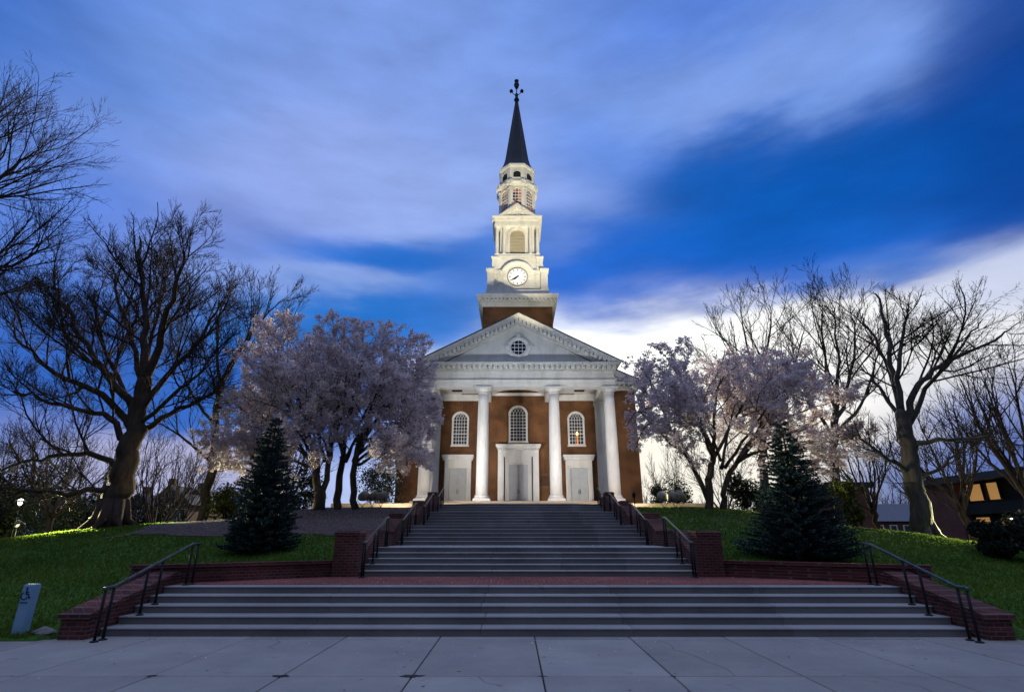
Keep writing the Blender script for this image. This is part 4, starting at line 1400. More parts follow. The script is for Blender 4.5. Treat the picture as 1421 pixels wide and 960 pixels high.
# ------------------------------------------------------------------ wheelchair sign post and stone
p = at(28, 868, 11.62); sx0 = p.x; sy0 = 11.62
sz0 = ground(sx0, sy0)
r = empty('sign_post', (sx0, sy0, sz0), 'short white square post with a wheelchair symbol standing in the grass', 'sign post')
mb = MB(); mb.bbox(sx0 - .10, sx0 + .10, sy0 - .09, sy0 + .09, sz0 - .1, sz0 + .86, c=.02); mb.build('post', M['sign'], r)
mb = MB(); fy = sy0 - .095


def ink(pts, w=.011):
    for (xa, za), (xb, zb) in zip(pts, pts[1:]):
        d = Vector((xb - xa, 0, zb - za)); L = d.length; d /= L; n_ = Vector((-d.z, 0, d.x))
        mb.obox((sx0 + (xa + xb) / 2, fy, sz0 + (za + zb) / 2), d * (L / 2 + w * .4), (0, .003, 0), n_ * w)


ZS = .62
mb.ring_y(sx0 - .01, sz0 + ZS + .165, [(.002, fy - .003), (.020, fy - .003), (.020, fy + .003), (.002, fy + .003)], 14)
ink([(-.01, ZS + .14), (-.005, ZS + .06), (.045, ZS + .06), (.07, ZS - .01), (.09, ZS)])
ink([(-.008, ZS + .10), (.04, ZS + .10)])
ink([(-.03 + .065 * math.cos(a), ZS + .03 + .065 * math.sin(a)) for a in [R(110 + 23 * k) for k in range(11)]], .009)
mb.box(sx0 - .08, sx0 + .06, fy - .003, fy + .003, sz0 + ZS - .10, sz0 + ZS - .08)
mb.build('wheelchair_symbol', M['sign_ink'], r)
p = at(57, 872, 11.55)
mb = MB(); rr = random.Random(3); vs = []
for i in range(5):
    for k in range(9):
        a = k * 2 * math.pi / 9; t = i / 4
        rad = (.17, .18, .15, .09, .02)[i] * rr.uniform(.8, 1.15)
        vs.append((p.x + rad * 1.3 * math.cos(a), 11.6 + rad * .7 * math.sin(a), ground(p.x, 11.6) - .03 + .15 * t))
mb.add(vs, [(i * 9 + k, i * 9 + (k + 1) % 9, (i + 1) * 9 + (k + 1) % 9, (i + 1) * 9 + k) for i in range(4) for k in range(9)])
tag(mb.build('rock', M['rock']), 'flat grey stone in the grass beside the white sign post', 'stone')

# ------------------------------------------------------------------ neighbouring buildings
BR = M['brick_far']
r = empty('campus_building', (40, 38, 0), 'dark flat roofed brick building with two rows of amber lit windows, at the right edge', 'building')
MB().box(36.2, 56, 46.2, 49.6, -.3, 5.95).build('wall', BR, r)
MB().box(37.2, 56, 20, 46.198, -.3, 5.9).build('window_wall', M['dark'], r)
mb = MB(); mb.box(35.9, 57, 18, 49.9, 5.96, 6.5); mb.build('roof', M['slate'], r)
for (za, zb, mt, ya, yb, nm) in ((4.5, 5.75, 'window_lit', 42.9, 46.0, 2), (2.1, 3.2, 'window_lit', 44.4, 45.9, 1), (2.1, 3.1, 'window_dim', 37.6, 43.6, 4)):
    step = (yb - ya) / nm
    for k in range(nm):
        g_ = MB().box(37.12, 37.19, ya + k * step + .05, ya + (k + 1) * step - .05, za, zb).build('window', M[mt], r)
        f = MB()
        for yy in (ya + k * step, ya + (k + 1) * step): f.box(37.02, 37.18, yy - .05, yy + .048, za, zb)
        f.box(37.0, 37.18, ya + k * step - .05, ya + (k + 1) * step + .05, zb + .001, zb + .1); f.build('frame', M['iron'], g_)
mb = MB()
for yy in (24, 28, 32, 36, 40.2, 44.1): mb.box(36.9, 37.19, yy - .1, yy + .09, -.2, 5.85)
mb.box(36.5, 37.18, 20, 46.1, 3.45, 4.3); mb.build('spandrel', M['dark'], r)

a = at(1160, 690, 70); b = at(1207, 690, 70)
r = empty('brick_building', (a.x, 70, 0), 'plain brick building with flat grey roof behind the right spruce', 'building')
zt = at(1180, 676, 70).z
MB().box(a.x - 3, b.x, 70, 86, -.3, zt).build('wall', BR, r)
MB().box(a.x - 3.6, b.x + .6, 69.4, 86.6, zt + .001, zt + .6).build('roof', M['slate'], r)

a = at(1215, 725, 110); b = at(1268, 725, 110); ze = at(1240, 723, 110).z; zr2 = at(1240, 707, 116).z
r = empty('dormitory', (a.x, 110, 0), 'far brick hall with grey slate roof and a row of white framed windows', 'building')
xa, xb = a.x - 6, b.x + 12
MB().box(xa, xb, 110, 124, -.3, ze).build('wall', BR, r)
MB().prism_x([(109.5, ze), (124.5, ze), (117, zr2 + 1.2)], xa - .4, xb + .4).build('roof', mk('far_slate', (.16, .17, .20), (.12, .13, .16), scale=3), r)
n_w = int((xb - xa) / 2.6)
for k in range(n_w):
    x = xa + 1.3 + k * 2.6
    for zb_ in (ze - 2.9, ze - 6.2):
        f = MB().box(x - .75, x + .75, 109.9, 110.0, zb_ - .15, zb_ + 2.25).build('window', M['white'], r)
        MB().box(x - .48, x + .48, 109.85, 109.899, zb_ + .1, zb_ + 2.05).build('pane', M['glass'], f)


def far_house(px0, px1, py_e, py_r, d, label, chim):
    a, b = at(px0, 700, d), at(px1, 700, d); ze, zr3 = at(px0, py_e, d).z, at(px0, py_r, d).z
    r = empty('house', ((a.x + b.x) / 2, d, 0), label, 'house', 'far houses behind the left trees')
    MB().box(a.x, b.x, d, d + 9, -.3, ze).build('wall', BR, r)
    m_ = (a.x + b.x) / 2
    rf = MB().prism_y([(a.x - .4, ze), (b.x + .4, ze), (m_, zr3)], d - .3, d + 9.3).build('roof', M['slate'], r)
    for c in chim:
        q = at(c, py_r, d + 3); MB().box(q.x - .55, q.x + .55, d + 3, d + 4, ze, zr3 + 1.3).build('chimney', BR, rf)
    n_ = max(2, int((b.x - a.x) / 2.6))
    for k in range(n_):
        x = a.x + (b.x - a.x) * (k + .5) / n_
        f = MB().box(x - .55, x + .55, d - .08, d, ze - 2.3, ze - .6).build('window', M['white'], r)
        MB().box(x - .42, x + .42, d - .12, d - .081, ze - 2.15, ze - .75).build('pane', M['glass'], f)


far_house(214, 246, 692, 672, 95, 'far dark house with a chimney, its gable left of the slim dark trunk', (236,))
far_house(238, 262, 700, 684, 88, 'small far gabled house low behind the lawn crest', ())
far_house(255, 282, 694, 678, 98, 'far house with bluish windows just left of the slim dark trunk', (277,))
far_house(170, 205, 702, 684, 92, 'far dark house seen just right of the big oak trunk', (200,))

# ------------------------------------------------------------------ trees
def rot_about(d, axis, ang):
    return Matrix.Rotation(ang, 3, axis) @ d


def rand_perp(d, rg):
    v = Vector((rg.gauss(0, 1), rg.gauss(0, 1), rg.gauss(0, 1)))
    v = v - d * v.dot(d)
    return v.normalized() if v.length > 1e-5 else d.orthogonal().normalized()


def path_sample(pts, t):
    L = len(pts) - 1; f = min(L - 1e-6, t * L); i = int(f); u = f - i
    return pts[i].lerp(pts[i + 1], u), (pts[i + 1] - pts[i]).normalized()


def smooth_path(pts, sub=4):
    out = []
    n = len(pts)
    for i in range(n - 1):
        p0, p1, p2, p3 = pts[max(i - 1, 0)], pts[i], pts[i + 1], pts[min(i + 2, n - 1)]
        for k in range(sub):
            t = k / sub
            out.append(.5 * ((2 * p1) + (p2 - p0) * t + (2 * p0 - 5 * p1 + 4 * p2 - p3) * t * t + (3 * p1 - p0 - 3 * p2 + p3) * t ** 3))
    out.append(pts[-1])
    return out


class Tree:
    def __init__(self, seed, kids, maxlevel, up=.10, ratio=(.34, .6), ang=(20, 52), rmin=.008, wob=.11, keep=None):
        self.rg = random.Random(seed); self.kids = kids; self.maxlevel = maxlevel
        self.up, self.ratio, self.ang, self.rmin, self.wob = up, ratio, ang, rmin, wob
        self.trunk, self.crown = MB(), MB()
        self.tips = []
        self.keep = keep

    def limb(self, pts, r0, r1, level=1, sub=4, spawn=True, t0=.18, sides=None):
        pts = smooth_path([Vector(p) for p in pts], sub)
        rg = self.rg
        amp = min(.06, r0 * .35)
        pts = [p if i in (0,) else p + Vector((rg.gauss(0, amp), rg.gauss(0, amp), rg.gauss(0, amp))) for i, p in enumerate(pts)]
        n = len(pts)
        rad = [r0 + (r1 - r0) * (i / (n - 1)) ** .8 for i in range(n)]
        (self.trunk if level <= 1 else self.crown).tube(pts, rad, sides or (10 if r0 > .2 else 7))
        if spawn:
            L = sum((pts[i + 1] - pts[i]).length for i in range(n - 1))
            self.spawn(pts, rad, L, level, t0)
        return pts

    def spawn(self, pts, rad, L, level, t0=.15):
        if level >= self.maxlevel:
            return
        rg = self.rg
        n = self.kids[level]
        n = max(1, int(n * (.7 + .3 * min(2.5, L / (8.0 * .5 ** (level - 1)))) + rg.random()))
        for k in range(n):
            t = t0 + (1 - t0) * (k + rg.random()) / n
            p, d = path_sample(pts, t)
            i = int(t * (len(rad) - 1))
            r = min(rad[i] * rg.uniform(.42, .6), L * .0065 + .006)
            l = L * rg.uniform(*self.ratio) * (1.2 - .65 * t)
            if l < .12: continue
            ax = rand_perp(d, rg)
            nd = rot_about(d, ax, R(rg.uniform(*self.ang)))
            nd = (nd + Vector((0, 0, self.up * 2.2))).normalized()
            self.branch(p, nd, l, max(r, self.rmin), level + 1)
        # leading shoot
        if level + 1 <= self.maxlevel:
            self.branch(pts[-1], (pts[-1] - pts[-2]).normalized(), L * .22, max(rad[-1] * .9, self.rmin), level + 1)

    def branch(self, p, d, L, r, level):
        rg = self.rg
        n = 5 if L > 1.4 else (4 if L > .5 else 3)
        pts = [p]
        for i in range(n):
            d = (d + Vector((rg.gauss(0, self.wob), rg.gauss(0, self.wob), rg.gauss(0, self.wob) + self.up))).normalized()
            p = p + d * (L / n)
            pts.append(p)
        if self.keep and not self.keep(pts[-1]):
            return
        r1 = max(self.rmin * .6, r * .4)
        rad = [r + (r1 - r) * i / n for i in range(n + 1)]
        (self.trunk if level <= 1 else self.crown).tube(pts, rad, 5 if r > .05 else (4 if r > .02 else 3), caps=False)
        if level >= self.maxlevel - 1:
            self.tips.append((pts, d))
        self.spawn(pts, rad, L, level)


def finish(tr, name, loc, label, cat, group, tm, cm, crown_name='crown', extra=None):
    root = empty(name, loc, label, cat, group)
    tr.trunk.build('trunk', tm, root)
    if extra is None:
        if tr.crown.v: tr.crown.build(crown_name, cm, root)
    else:
        tr.crown.build('branches', cm, root)
        extra.build('crown', M['blossom'], root)
    return root


def px_limb(d, pts, dd=0.0, cut=0.0):
    """limb through photograph points; dd = how far its end stands nearer (-) or farther (+) than the trunk"""
    n = len(pts) - 1
    out = [at(x, y, d + dd * (i / n)) for i, (x, y) in enumerate(pts)]
    out[-1] = out[-1].lerp(out[-2], cut)
    return out


BG = 'bare trees around the church'
# the great oak on the left
D = 24
oc_ = at(190, 520, D); ox_, ozt_ = 11.6, at(190, 292, D).z - oc_.z
T = Tree(11, [0, 12, 10, 7, 4], 5, up=.05, rmin=.008, keep=lambda p: ((p.x - oc_.x) / ox_) ** 2 + (max(0, p.z - oc_.z) / ozt_) ** 2 < 1.03)
b0 = at(152, 725, D); b0.z = ground(b0.x, D) - .2
T.limb([b0] + px_limb(D, [(160, 690), (172, 650), (182, 610), (191, 565), (199, 525)]), .62, .32, spawn=False)
# flared foot
for k in range(7):          # root flare
    a = 2 * math.pi * k / 7 + .3; c_, s_ = math.cos(a), math.sin(a)
    e = Vector((b0.x + c_ * 1.15, D + s_ * 1.15, 0)); e.z = ground(e.x, e.y) - .05
    T.trunk.tube([b0 + Vector((c_ * .30, s_ * .30, 1.3)), b0 + Vector((c_ * .58, s_ * .58, .45)), e], [.26, .20, .05], 7)
OAK = [
    ([(198, 530), (200, 470), (197, 410), (192, 350), (196, 300)], .30, .03, 1.0),
    ([(199, 530), (222, 468), (238, 415), (250, 365), (262, 325)], .28, .03, -1.5),
    ([(196, 540), (180, 470), (160, 405), (150, 345)], .20, .03, 2.5),
    ([(190, 562), (150, 522), (112, 468), (82, 412), (62, 372)], .26, .03, -1.0),
    ([(182, 600), (140, 548), (75, 518), (30, 478), (-5, 430)], .25, .03, 1.5),
    ([(178, 622), (150, 580), (100, 566), (40, 548), (-15, 535)], .22, .03, -2.0),
    ([(172, 650), (125, 628), (70, 634), (20, 645), (-30, 655)], .20, .04, 2.0),
    ([(168, 662), (135, 680), (80, 684), (25, 680), (-20, 672)], .22, .04, -1.5),
    ([(186, 602), (235, 572), (285, 550), (330, 510)], .22, .03, 2.0),
    ([(194, 565), (228, 525), (270, 480), (298, 435), (315, 392)], .22, .03, 1.0),
    ([(190, 590), (240, 545), (275, 520), (320, 455)], .15, .03, -2.5),
    ([(197, 548), (205, 480), (228, 400), (225, 345)], .16, .03, 3.0),
    ([(188, 580), (150, 500), (130, 430), (125, 370)], .17, .03, 3.5),
]
for pts, r0, r1, dd in OAK:
    T.limb(px_limb(D, pts, dd, .55), r0 * .78, r1)
finish(T, 'bare_tree', (b0.x, D, b0.z), 'huge spreading bare oak with thick trunk on the left lawn crest', 'tree', BG, M['bark'], M['twig'])

# slim tree to its right
D = 32
T = Tree(12, [0, 9, 8, 5, 3], 4, up=.07, rmin=.011)
b0 = at(283, 712, D); b0.z = ground(b0.x, D) - .1
T.limb([b0] + px_limb(D, [(287, 680), (293, 630), (298, 580), (305, 530)]), .33, .18, spawn=False)
for pts, r0, dd in [
    ([(304, 535), (300, 480), (305, 430), (320, 400)], .12, 1),
    ([(305, 530), (335, 480), (365, 440), (395, 410)], .13, -1),
    ([(300, 570), (345, 535), (385, 490), (410, 430)], .12, 1.5),
    ([(297, 590), (265, 545), (245, 500), (235, 450)], .11, -1.5),
    ([(293, 630), (330, 600), (370, 570), (395, 540)], .11, 2),
    ([(292, 640), (255, 610), (225, 590), (195, 585)], .10, -1),
    ([(302, 550), (280, 480), (265, 430)], .09, 2.5), ([(304, 540), (345, 460), (350, 400)], .10, 3)]:
    T.limb(px_limb(D, pts, dd, .12), r0, .02)
finish(T, 'bare_tree', (b0.x, D, b0.z), 'slim dark bare tree between the big oak and the left pink blossom', 'tree', BG, M['bark'], M['twig'])

# near tree outside the left edge whose boughs reach into view
D = 17
lx0_ = at(130, 200, D).x
T = Tree(13, [0, 10, 8, 5, 3], 5, up=.05, rmin=.006, keep=lambda p: p.x < lx0_)
bx = -22.5
b0 = Vector((bx, D, ground(bx, D) - .2))
T.limb([b0, Vector((bx + .1, D, 4)), Vector((bx + .3, D, 8)), Vector((bx + .3, D, 13))], .5, .22, spawn=False)
for pts, dd in [
    ([(-230, 330), (-100, 285), (-20, 255), (30, 225), (60, 195)], -.5),
    ([(-230, 400), (-100, 390), (-15, 375), (40, 355), (80, 325)], .5),
    ([(-230, 260), (-120, 210), (-50, 200), (-20, 170), (0, 140)], 1),
    ([(-220, 450), (-100, 440), (-20, 410), (40, 400)], 1.5),
    ([(-230, 300), (-110, 280), (-30, 250), (20, 240), (55, 222)], 2)]:
    T.limb(px_limb(D, pts, dd, .3), .14, .02)
finish(T, 'bare_tree', tuple(b0), 'bare tree standing off the left edge, fine boughs reaching in high up', 'tree', BG, M['bark'], M['twig'])

# right big tree, leaning left
D = 26
rz0_ = at(1225, 388, D).z
T = Tree(14, [0, 10, 8, 6, 3], 5, up=.035, rmin=.008, keep=lambda p: p.z < rz0_ - .012 * (p.x - 14) ** 2)
b0 = at(1284, 745, D); b0.z = ground(b0.x, D) - .2
T.limb([b0] + px_limb(D, [(1272, 700), (1264, 650), (1257, 605), (1250, 570)]), .50, .30, spawn=False)
for k in range(6):
    a = 2 * math.pi * k / 6 + .1; c_, s_ = math.cos(a), math.sin(a)
    e = Vector((b0.x + c_ * 1.15, D + s_ * 1.15, 0)); e.z = ground(e.x, e.y) - .05
    T.trunk.tube([b0 + Vector((c_ * .2, s_ * .2, 1.1)), b0 + Vector((c_ * .5, s_ * .5, .4)), e], [.22, .16, .04], 7)
for pts, r0, dd in [
    ([(1250, 575), (1238, 520), (1228, 465), (1218, 415), (1205, 395)], .19, 1),
    ([(1250, 572), (1246, 510), (1255, 450), (1265, 400)], .17, -1),
    ([(1255, 590), (1268, 545), (1295, 515), (1340, 488), (1385, 468), (1420, 440)], .20, -1),
    ([(1256, 600), (1285, 540), (1320, 500), (1350, 460), (1370, 425)], .15, 1.5),
    ([(1262, 655), (1232, 638), (1195, 610), (1165, 598)], .13, -1.5),
    ([(1258, 620), (1300, 612), (1360, 606), (1420, 618)], .16, -2),
    ([(1265, 665), (1300, 650), (1330, 628), (1360, 615)], .12, 1.5),
    ([(1252, 590), (1225, 545), (1205, 520), (1185, 510)], .13, 2),
    ([(1252, 580), (1228, 500), (1200, 450), (1190, 420)], .12, 2.5)]:
    T.limb(px_limb(D, pts, dd, .5), r0, .02)
finish(T, 'bare_tree', (b0.x, D, b0.z), 'big bare tree leaning left with a long bough to the right, on the right lawn', 'tree', BG, M['bark_grey'], M['twig'])

# tree behind the right blossom, and one more beyond
for (seed, D, base, trunk, limbs, r0, label) in [
    (15, 32, (1163, 712), [(1160, 680), (1156, 630), (1158, 585)],
     [([(1158, 590), (1150, 530), (1140, 470), (1125, 415)], .15, 1), ([(1158, 590), (1178, 530), (1185, 470), (1180, 410)], .15, -1),
      ([(1158, 600), (1195, 560), (1215, 500), (1225, 440)], .13, 1.5), ([(1157, 610), (1125, 560), (1105, 510), (1085, 460)], .13, -1.5),
      ([(1158, 585), (1162, 520), (1158, 450), (1150, 400)], .14, 2)], .32, 'tall bare tree rising behind the right end of the white blossom'),
    (16, 40, (1060, 712), [(1060, 670), (1058, 620), (1060, 580)],
     [([(1060, 585), (1040, 530), (1010, 480), (985, 440)], .17, 1), ([(1060, 585), (1062, 520), (1070, 450), (1065, 410)], .17, -1),
      ([(1060, 600), (1090, 540), (1110, 480), (1120, 430)], .15, 1.5), ([(1059, 600), (1030, 550), (1000, 520), (970, 490)], .14, -1.5),
      ([(1060, 580), (1045, 510), (1030, 450), (1025, 415)], .15, 2)], .36, 'bare tree whose fan of boughs tops the right blossom nearest the church')]:
    T = Tree(seed, [0, 9, 7, 5, 3], 4, up=.07, rmin=.012)
    b0 = at(*base, D); b0.z = ground(b0.x, D) - .2
    T.limb([b0] + px_limb(D, trunk), r0, r0 * .6, spawn=False)
    for pts, rr0, dd in limbs:
        T.limb(px_limb(D, pts, dd, .35), rr0, .02)
    finish(T, 'bare_tree', (b0.x, D, b0.z), label, 'tree', BG, M['bark_grey'], M['twig'])


def fan_tree(seed, px, py, d, top, spread, label, nl=7, r0=.22, fork=.3, kids=(0, 8, 6, 4), mats=('bark', 'twig'), maxlevel=3, lean=0.0):
    b = at(px, py, d); b.z = max(-.3, ground(b.x, d)) - .1
    H = at(px, top, d).z - b.z
    W = spread / F_PX * d * .98
    T = Tree(seed, list(kids), maxlevel, up=.06, rmin=.0105 + d * .00012)
    rg = random.Random(seed * 7)
    tp = b + Vector((lean * fork * H, 0, fork * H))
    T.limb([b, b.lerp(tp, .5) + Vector((rg.uniform(-.1, .1), 0, 0)), tp], r0, r0 * .6, spawn=False)
    for k in range(nl):
        a = 2 * math.pi * (k + rg.random() * .6) / nl
        s = rg.uniform(.35, 1.0)
        e = b + Vector((math.cos(a) * W * s + lean * H * .6, math.sin(a) * W * s, H * (1.0 - .42 * s * s) * rg.uniform(.88, 1.0)))
        st = b.lerp(tp, rg.uniform(.7, 1.0))
        mid = st.lerp(e, .5) + Vector((math.cos(a) * W * .14, math.sin(a) * W * .14, H * .03))
        T.limb([st, mid, e], r0 * .42, .02)
    return finish(T, 'bare_tree', tuple(b), label, 'tree', BG, M[mats[0]], M[mats[1]])


fan_tree(21, 66, 730, 35, 575, 85, 'dark bare tree with forked trunk at the far left, beside the lit street lamp', r0=.24)
fan_tree(22, 218, 715, 44, 598, 62, 'fan shaped bare tree with many thin stems just right of the big oak trunk', nl=12, r0=.2, fork=.12)
fan_tree(23, 118, 722, 52, 615, 70, 'distant bare tree between the far left tree and the big oak trunk', nl=8, r0=.25)
fan_tree(24, 1222, 735, 34, 585, 52, 'small dark bare tree in front of the far slate roofed hall', nl=9, r0=.2, fork=.34, lean=-.12)
fan_tree(25, 1350, 745, 31, 545, 80, 'bare tree leaning in front of the amber lit windows', nl=9, r0=.24, fork=.32, lean=-.1, kids=(0, 9, 7, 4))
fan_tree(26, 1440, 740, 30, 470, 80, 'bare tree at the right edge with fine hanging boughs', nl=10, r0=.28, fork=.3, kids=(0, 9, 7, 4))
fan_tree(27, 15, 720, 60, 590, 80, 'distant bare tree at the left edge behind the street lamp', nl=9, r0=.3)
fan_tree(28, 255, 712, 70, 615, 45, 'distant bare tree standing before the far houses', nl=8, r0=.25)
fan_tree(29, 1300, 740, 75, 600, 75, 'distant bare tree above the roof of the far slate hall', nl=9, r0=.3)
fan_tree(30, 395, 700, 48, 560, 60, 'bare tree half hidden behind the left spruce and pink blossom', nl=9, r0=.25)
fan_tree(31, 925, 700, 62, 620, 30, 'thin bare tree rising from the shrubs by the right church corner', nl=8, r0=.12, fork=.2)
fan_tree(32, 1005, 705, 70, 600, 55, 'distant bare tree seen under the right blossom', nl=8, r0=.25)

# distant wood: one broken line of bare crowns on the skyline
T = Tree(40, [0, 8, 5, 3], 3, up=.07, rmin=.03)
rg = random.Random(41)
for k in range(46):
    x = rg.uniform(-150, 150); y = rg.uniform(125, 165); h = rg.uniform(7, 11)
    if abs(x) < 30: continue
    T.limb([Vector((x, y, -.3)), Vector((x + .3, y, h * .4)), Vector((x, y, h))], .35, .05, t0=.25)
    for q in range(4):
        a = rg.uniform(0, 6.28); T.limb([Vector((x, y, h * .35)), Vector((x + math.cos(a) * 2, y + math.sin(a) * 2, h * .65)), Vector((x + math.cos(a) * 3.4, y + math.sin(a) * 3.4, h * .9))], .14, .04)
T.trunk.add(T.crown.v, T.crown.f)
T.trunk.s = [True] * len(T.trunk.f)
tag(T.trunk.build('distant_woods', M['twig']), 'far line of bare woodland along the horizon', 'woods', kind='stuff')


# ------------------------------------------------------------------ flowering cherries
def leafquad(mb, p, s, rg, fold=.25):
    n = Vector((rg.gauss(0, 1), rg.gauss(0, 1), rg.gauss(0, 1))).normalized()
    u = n.orthogonal().normalized(); w = n.cross(u)
    a = rg.uniform(0, 6.28); u, w = u * math.cos(a) + w * math.sin(a), w * math.cos(a) - u * math.sin(a)
    s2 = s * rg.uniform(.5, .9)
    vs = [p - u * s, p - w * s2 + n * (s * fold), p + u * s, p + w * s2 + n * (s * fold)]
    mb.add([tuple(q) for q in vs], [(0, 1, 2), (0, 2, 3)])


def cherry(seed, D, base, stems, limbs, label, size=.05, per=2, xlim=(0, 1421), top=440):
    xa_, xb_, zt_ = at(xlim[0], 560, D).x, at(xlim[1], 560, D).x, at(700, top, D).z
    T = Tree(seed, [0, 12, 8, 5], 4, up=.02, keep=lambda p: xa_ < p.x < xb_ and p.z < zt_, rmin=.010, ratio=(.36, .62), ang=(25, 62), wob=.15)
    b0 = at(*base, D); b0.z = ground(b0.x, D) - .1
    for pts, r0, r1 in stems:
        q = px_limb(D, pts); q[0].z = b0.z
        T.limb(q, r0, r1, spawn=False)
    for pts, r0, dd in limbs:
        T.limb(px_limb(D, pts, dd), r0, .02)
    rg = random.Random(seed + 100)
    bl = MB()
    for pts, d in T.tips:
        for i in range(len(pts) - 1):
            a, b = pts[i], pts[i + 1]
            for k in range(per):
                if rg.random() < .38: continue
                c = a.lerp(b, rg.random()) + Vector((rg.gauss(0, .06), rg.gauss(0, .06), rg.gauss(0, .05)))
                s = rg.uniform(.7, 1.25)
                for q in range(rg.randint(4, 7)):          # one pom-pom of blossom
                    o = Vector((rg.gauss(0, 1), rg.gauss(0, 1), rg.gauss(0, .8))) * (.048 * s)
                    leafquad(bl, c + o, size * s * rg.uniform(.7, 1.15), rg)
    print('cherry', label[:20], len(T.tips), len(bl.f))
    return finish(T, 'cherry_tree', (b0.x, D, b0.z), label, 'cherry tree', 'flowering cherry trees beside the stairs', M['cherry_bark'], M['cherry_bark'], extra=bl)


cherry(51, 28, (440, 702), [([(438, 705), (440, 670), (437, 630)], .24, .17), ([(447, 705), (452, 665), (458, 625)], .18, .13)],
       [([(437, 632), (415, 590), (380, 560), (335, 545)], .11, 1), ([(437, 632), (420, 570), (395, 520), (375, 480)], .12, -1),
        ([(437, 640), (395, 615), (345, 612), (303, 618)], .10, -2), ([(437, 645), (390, 605), (340, 590), (300, 588)], .10, .5), ([(458, 628), (455, 570), (440, 515), (425, 465)], .12, 1.5),
        ([(458, 628), (475, 570), (480, 520), (470, 470)], .11, -1.5), ([(440, 650), (400, 600), (350, 575), (318, 565)], .09, 3),
        ([(440, 640), (415, 600), (400, 560), (385, 530)], .1, -3.5), ([(450, 640), (440, 590), (430, 545), (415, 500)], .1, 4),
        ([(438, 650), (405, 640), (370, 640), (335, 640)], .09, -1.5), ([(457, 640), (450, 610), (430, 600), (405, 610)], .08, -3)],
       'pale pink flowering cherry with two grey stems, left of the floodlights', per=2, xlim=(312, 560), top=448)
cherry(52, 29.3, (478, 702), [([(468, 705), (470, 670), (476, 630)], .22, .15), ([(492, 705), (490, 670), (497, 625)], .2, .15)],
       [([(497, 630), (520, 580), (555, 540), (595, 520)], .12, -1), ([(497, 630), (540, 595), (570, 580), (600, 575)], .10, 1),
        ([(497, 625), (515, 560), (535, 505), (560, 475)], .12, 1), ([(476, 632), (485, 570), (500, 510), (515, 472)], .12, -1.5),
        ([(476, 632), (460, 580), (455, 530), (450, 480)], .11, 2), ([(497, 630), (530, 570), (575, 510), (590, 485)], .11, 2.5),
        ([(495, 640), (535, 610), (560, 600), (585, 605)], .09, -2.5), ([(480, 640), (500, 590), (520, 550), (540, 530)], .1, -3),
        ([(480, 640), (465, 600), (440, 570), (425, 560)], .1, 3.5), ([(490, 640), (500, 600), (520, 560), (540, 540)], .1, 4),
        ([(497, 645), (525, 630), (555, 628), (590, 632)], .09, -1.5), ([(478, 640), (490, 615), (515, 608), (540, 618)], .08, -3)],
       'mauve flowering cherry whose boughs overlap the left end of the portico', per=2, xlim=(400, 610), top=458)
cherry(53, 29, (990, 704), [([(985, 708), (984, 670), (990, 630)], .22, .16), ([(984, 680), (958, 640), (930, 615)], .13, .08), ([(1003, 708), (1005, 675), (1022, 640)], .18, .12)],
       [([(932, 617), (905, 590), (885, 570), (870, 590)], .07, -1), ([(945, 630), (920, 570), (905, 530), (910, 495)], .09, 1),
        ([(990, 632), (970, 580), (945, 530), (930, 490)], .12, -1), ([(990, 632), (992, 570), (1000, 520), (1005, 485)], .12, 1),
        ([(990, 635), (1020, 580), (1045, 530), (1055, 490)], .11, 2), ([(1022, 642), (1060, 600), (1100, 575), (1150, 560)], .11, -1),
        ([(1022, 642), (1070, 580), (1110, 530), (1140, 510)], .11, 1.5), ([(1022, 642), (1075, 610), (1130, 590), (1185, 560)], .10, 2),
        ([(990, 640), (975, 600), (955, 570), (940, 550)], .1, -3), ([(1005, 650), (1040, 600), (1070, 560), (1090, 540)], .1, -3),
        ([(1000, 650), (1010, 600), (1020, 560), (1030, 530)], .1, 3.5), ([(1022, 640), (1055, 590), (1080, 530), (1090, 490)], .1, 3),
        ([(1022, 642), (1060, 622), (1105, 615), (1160, 612)], .09, -1), ([(960, 640), (935, 600), (900, 590), (880, 625)], .08, 1.5), ([(1000, 640), (985, 600), (960, 590), (945, 600)], .08, -2.5)],
       'pale lilac flowering cherry with leaning stems right of the church', per=2, xlim=(879, 1197), top=480)


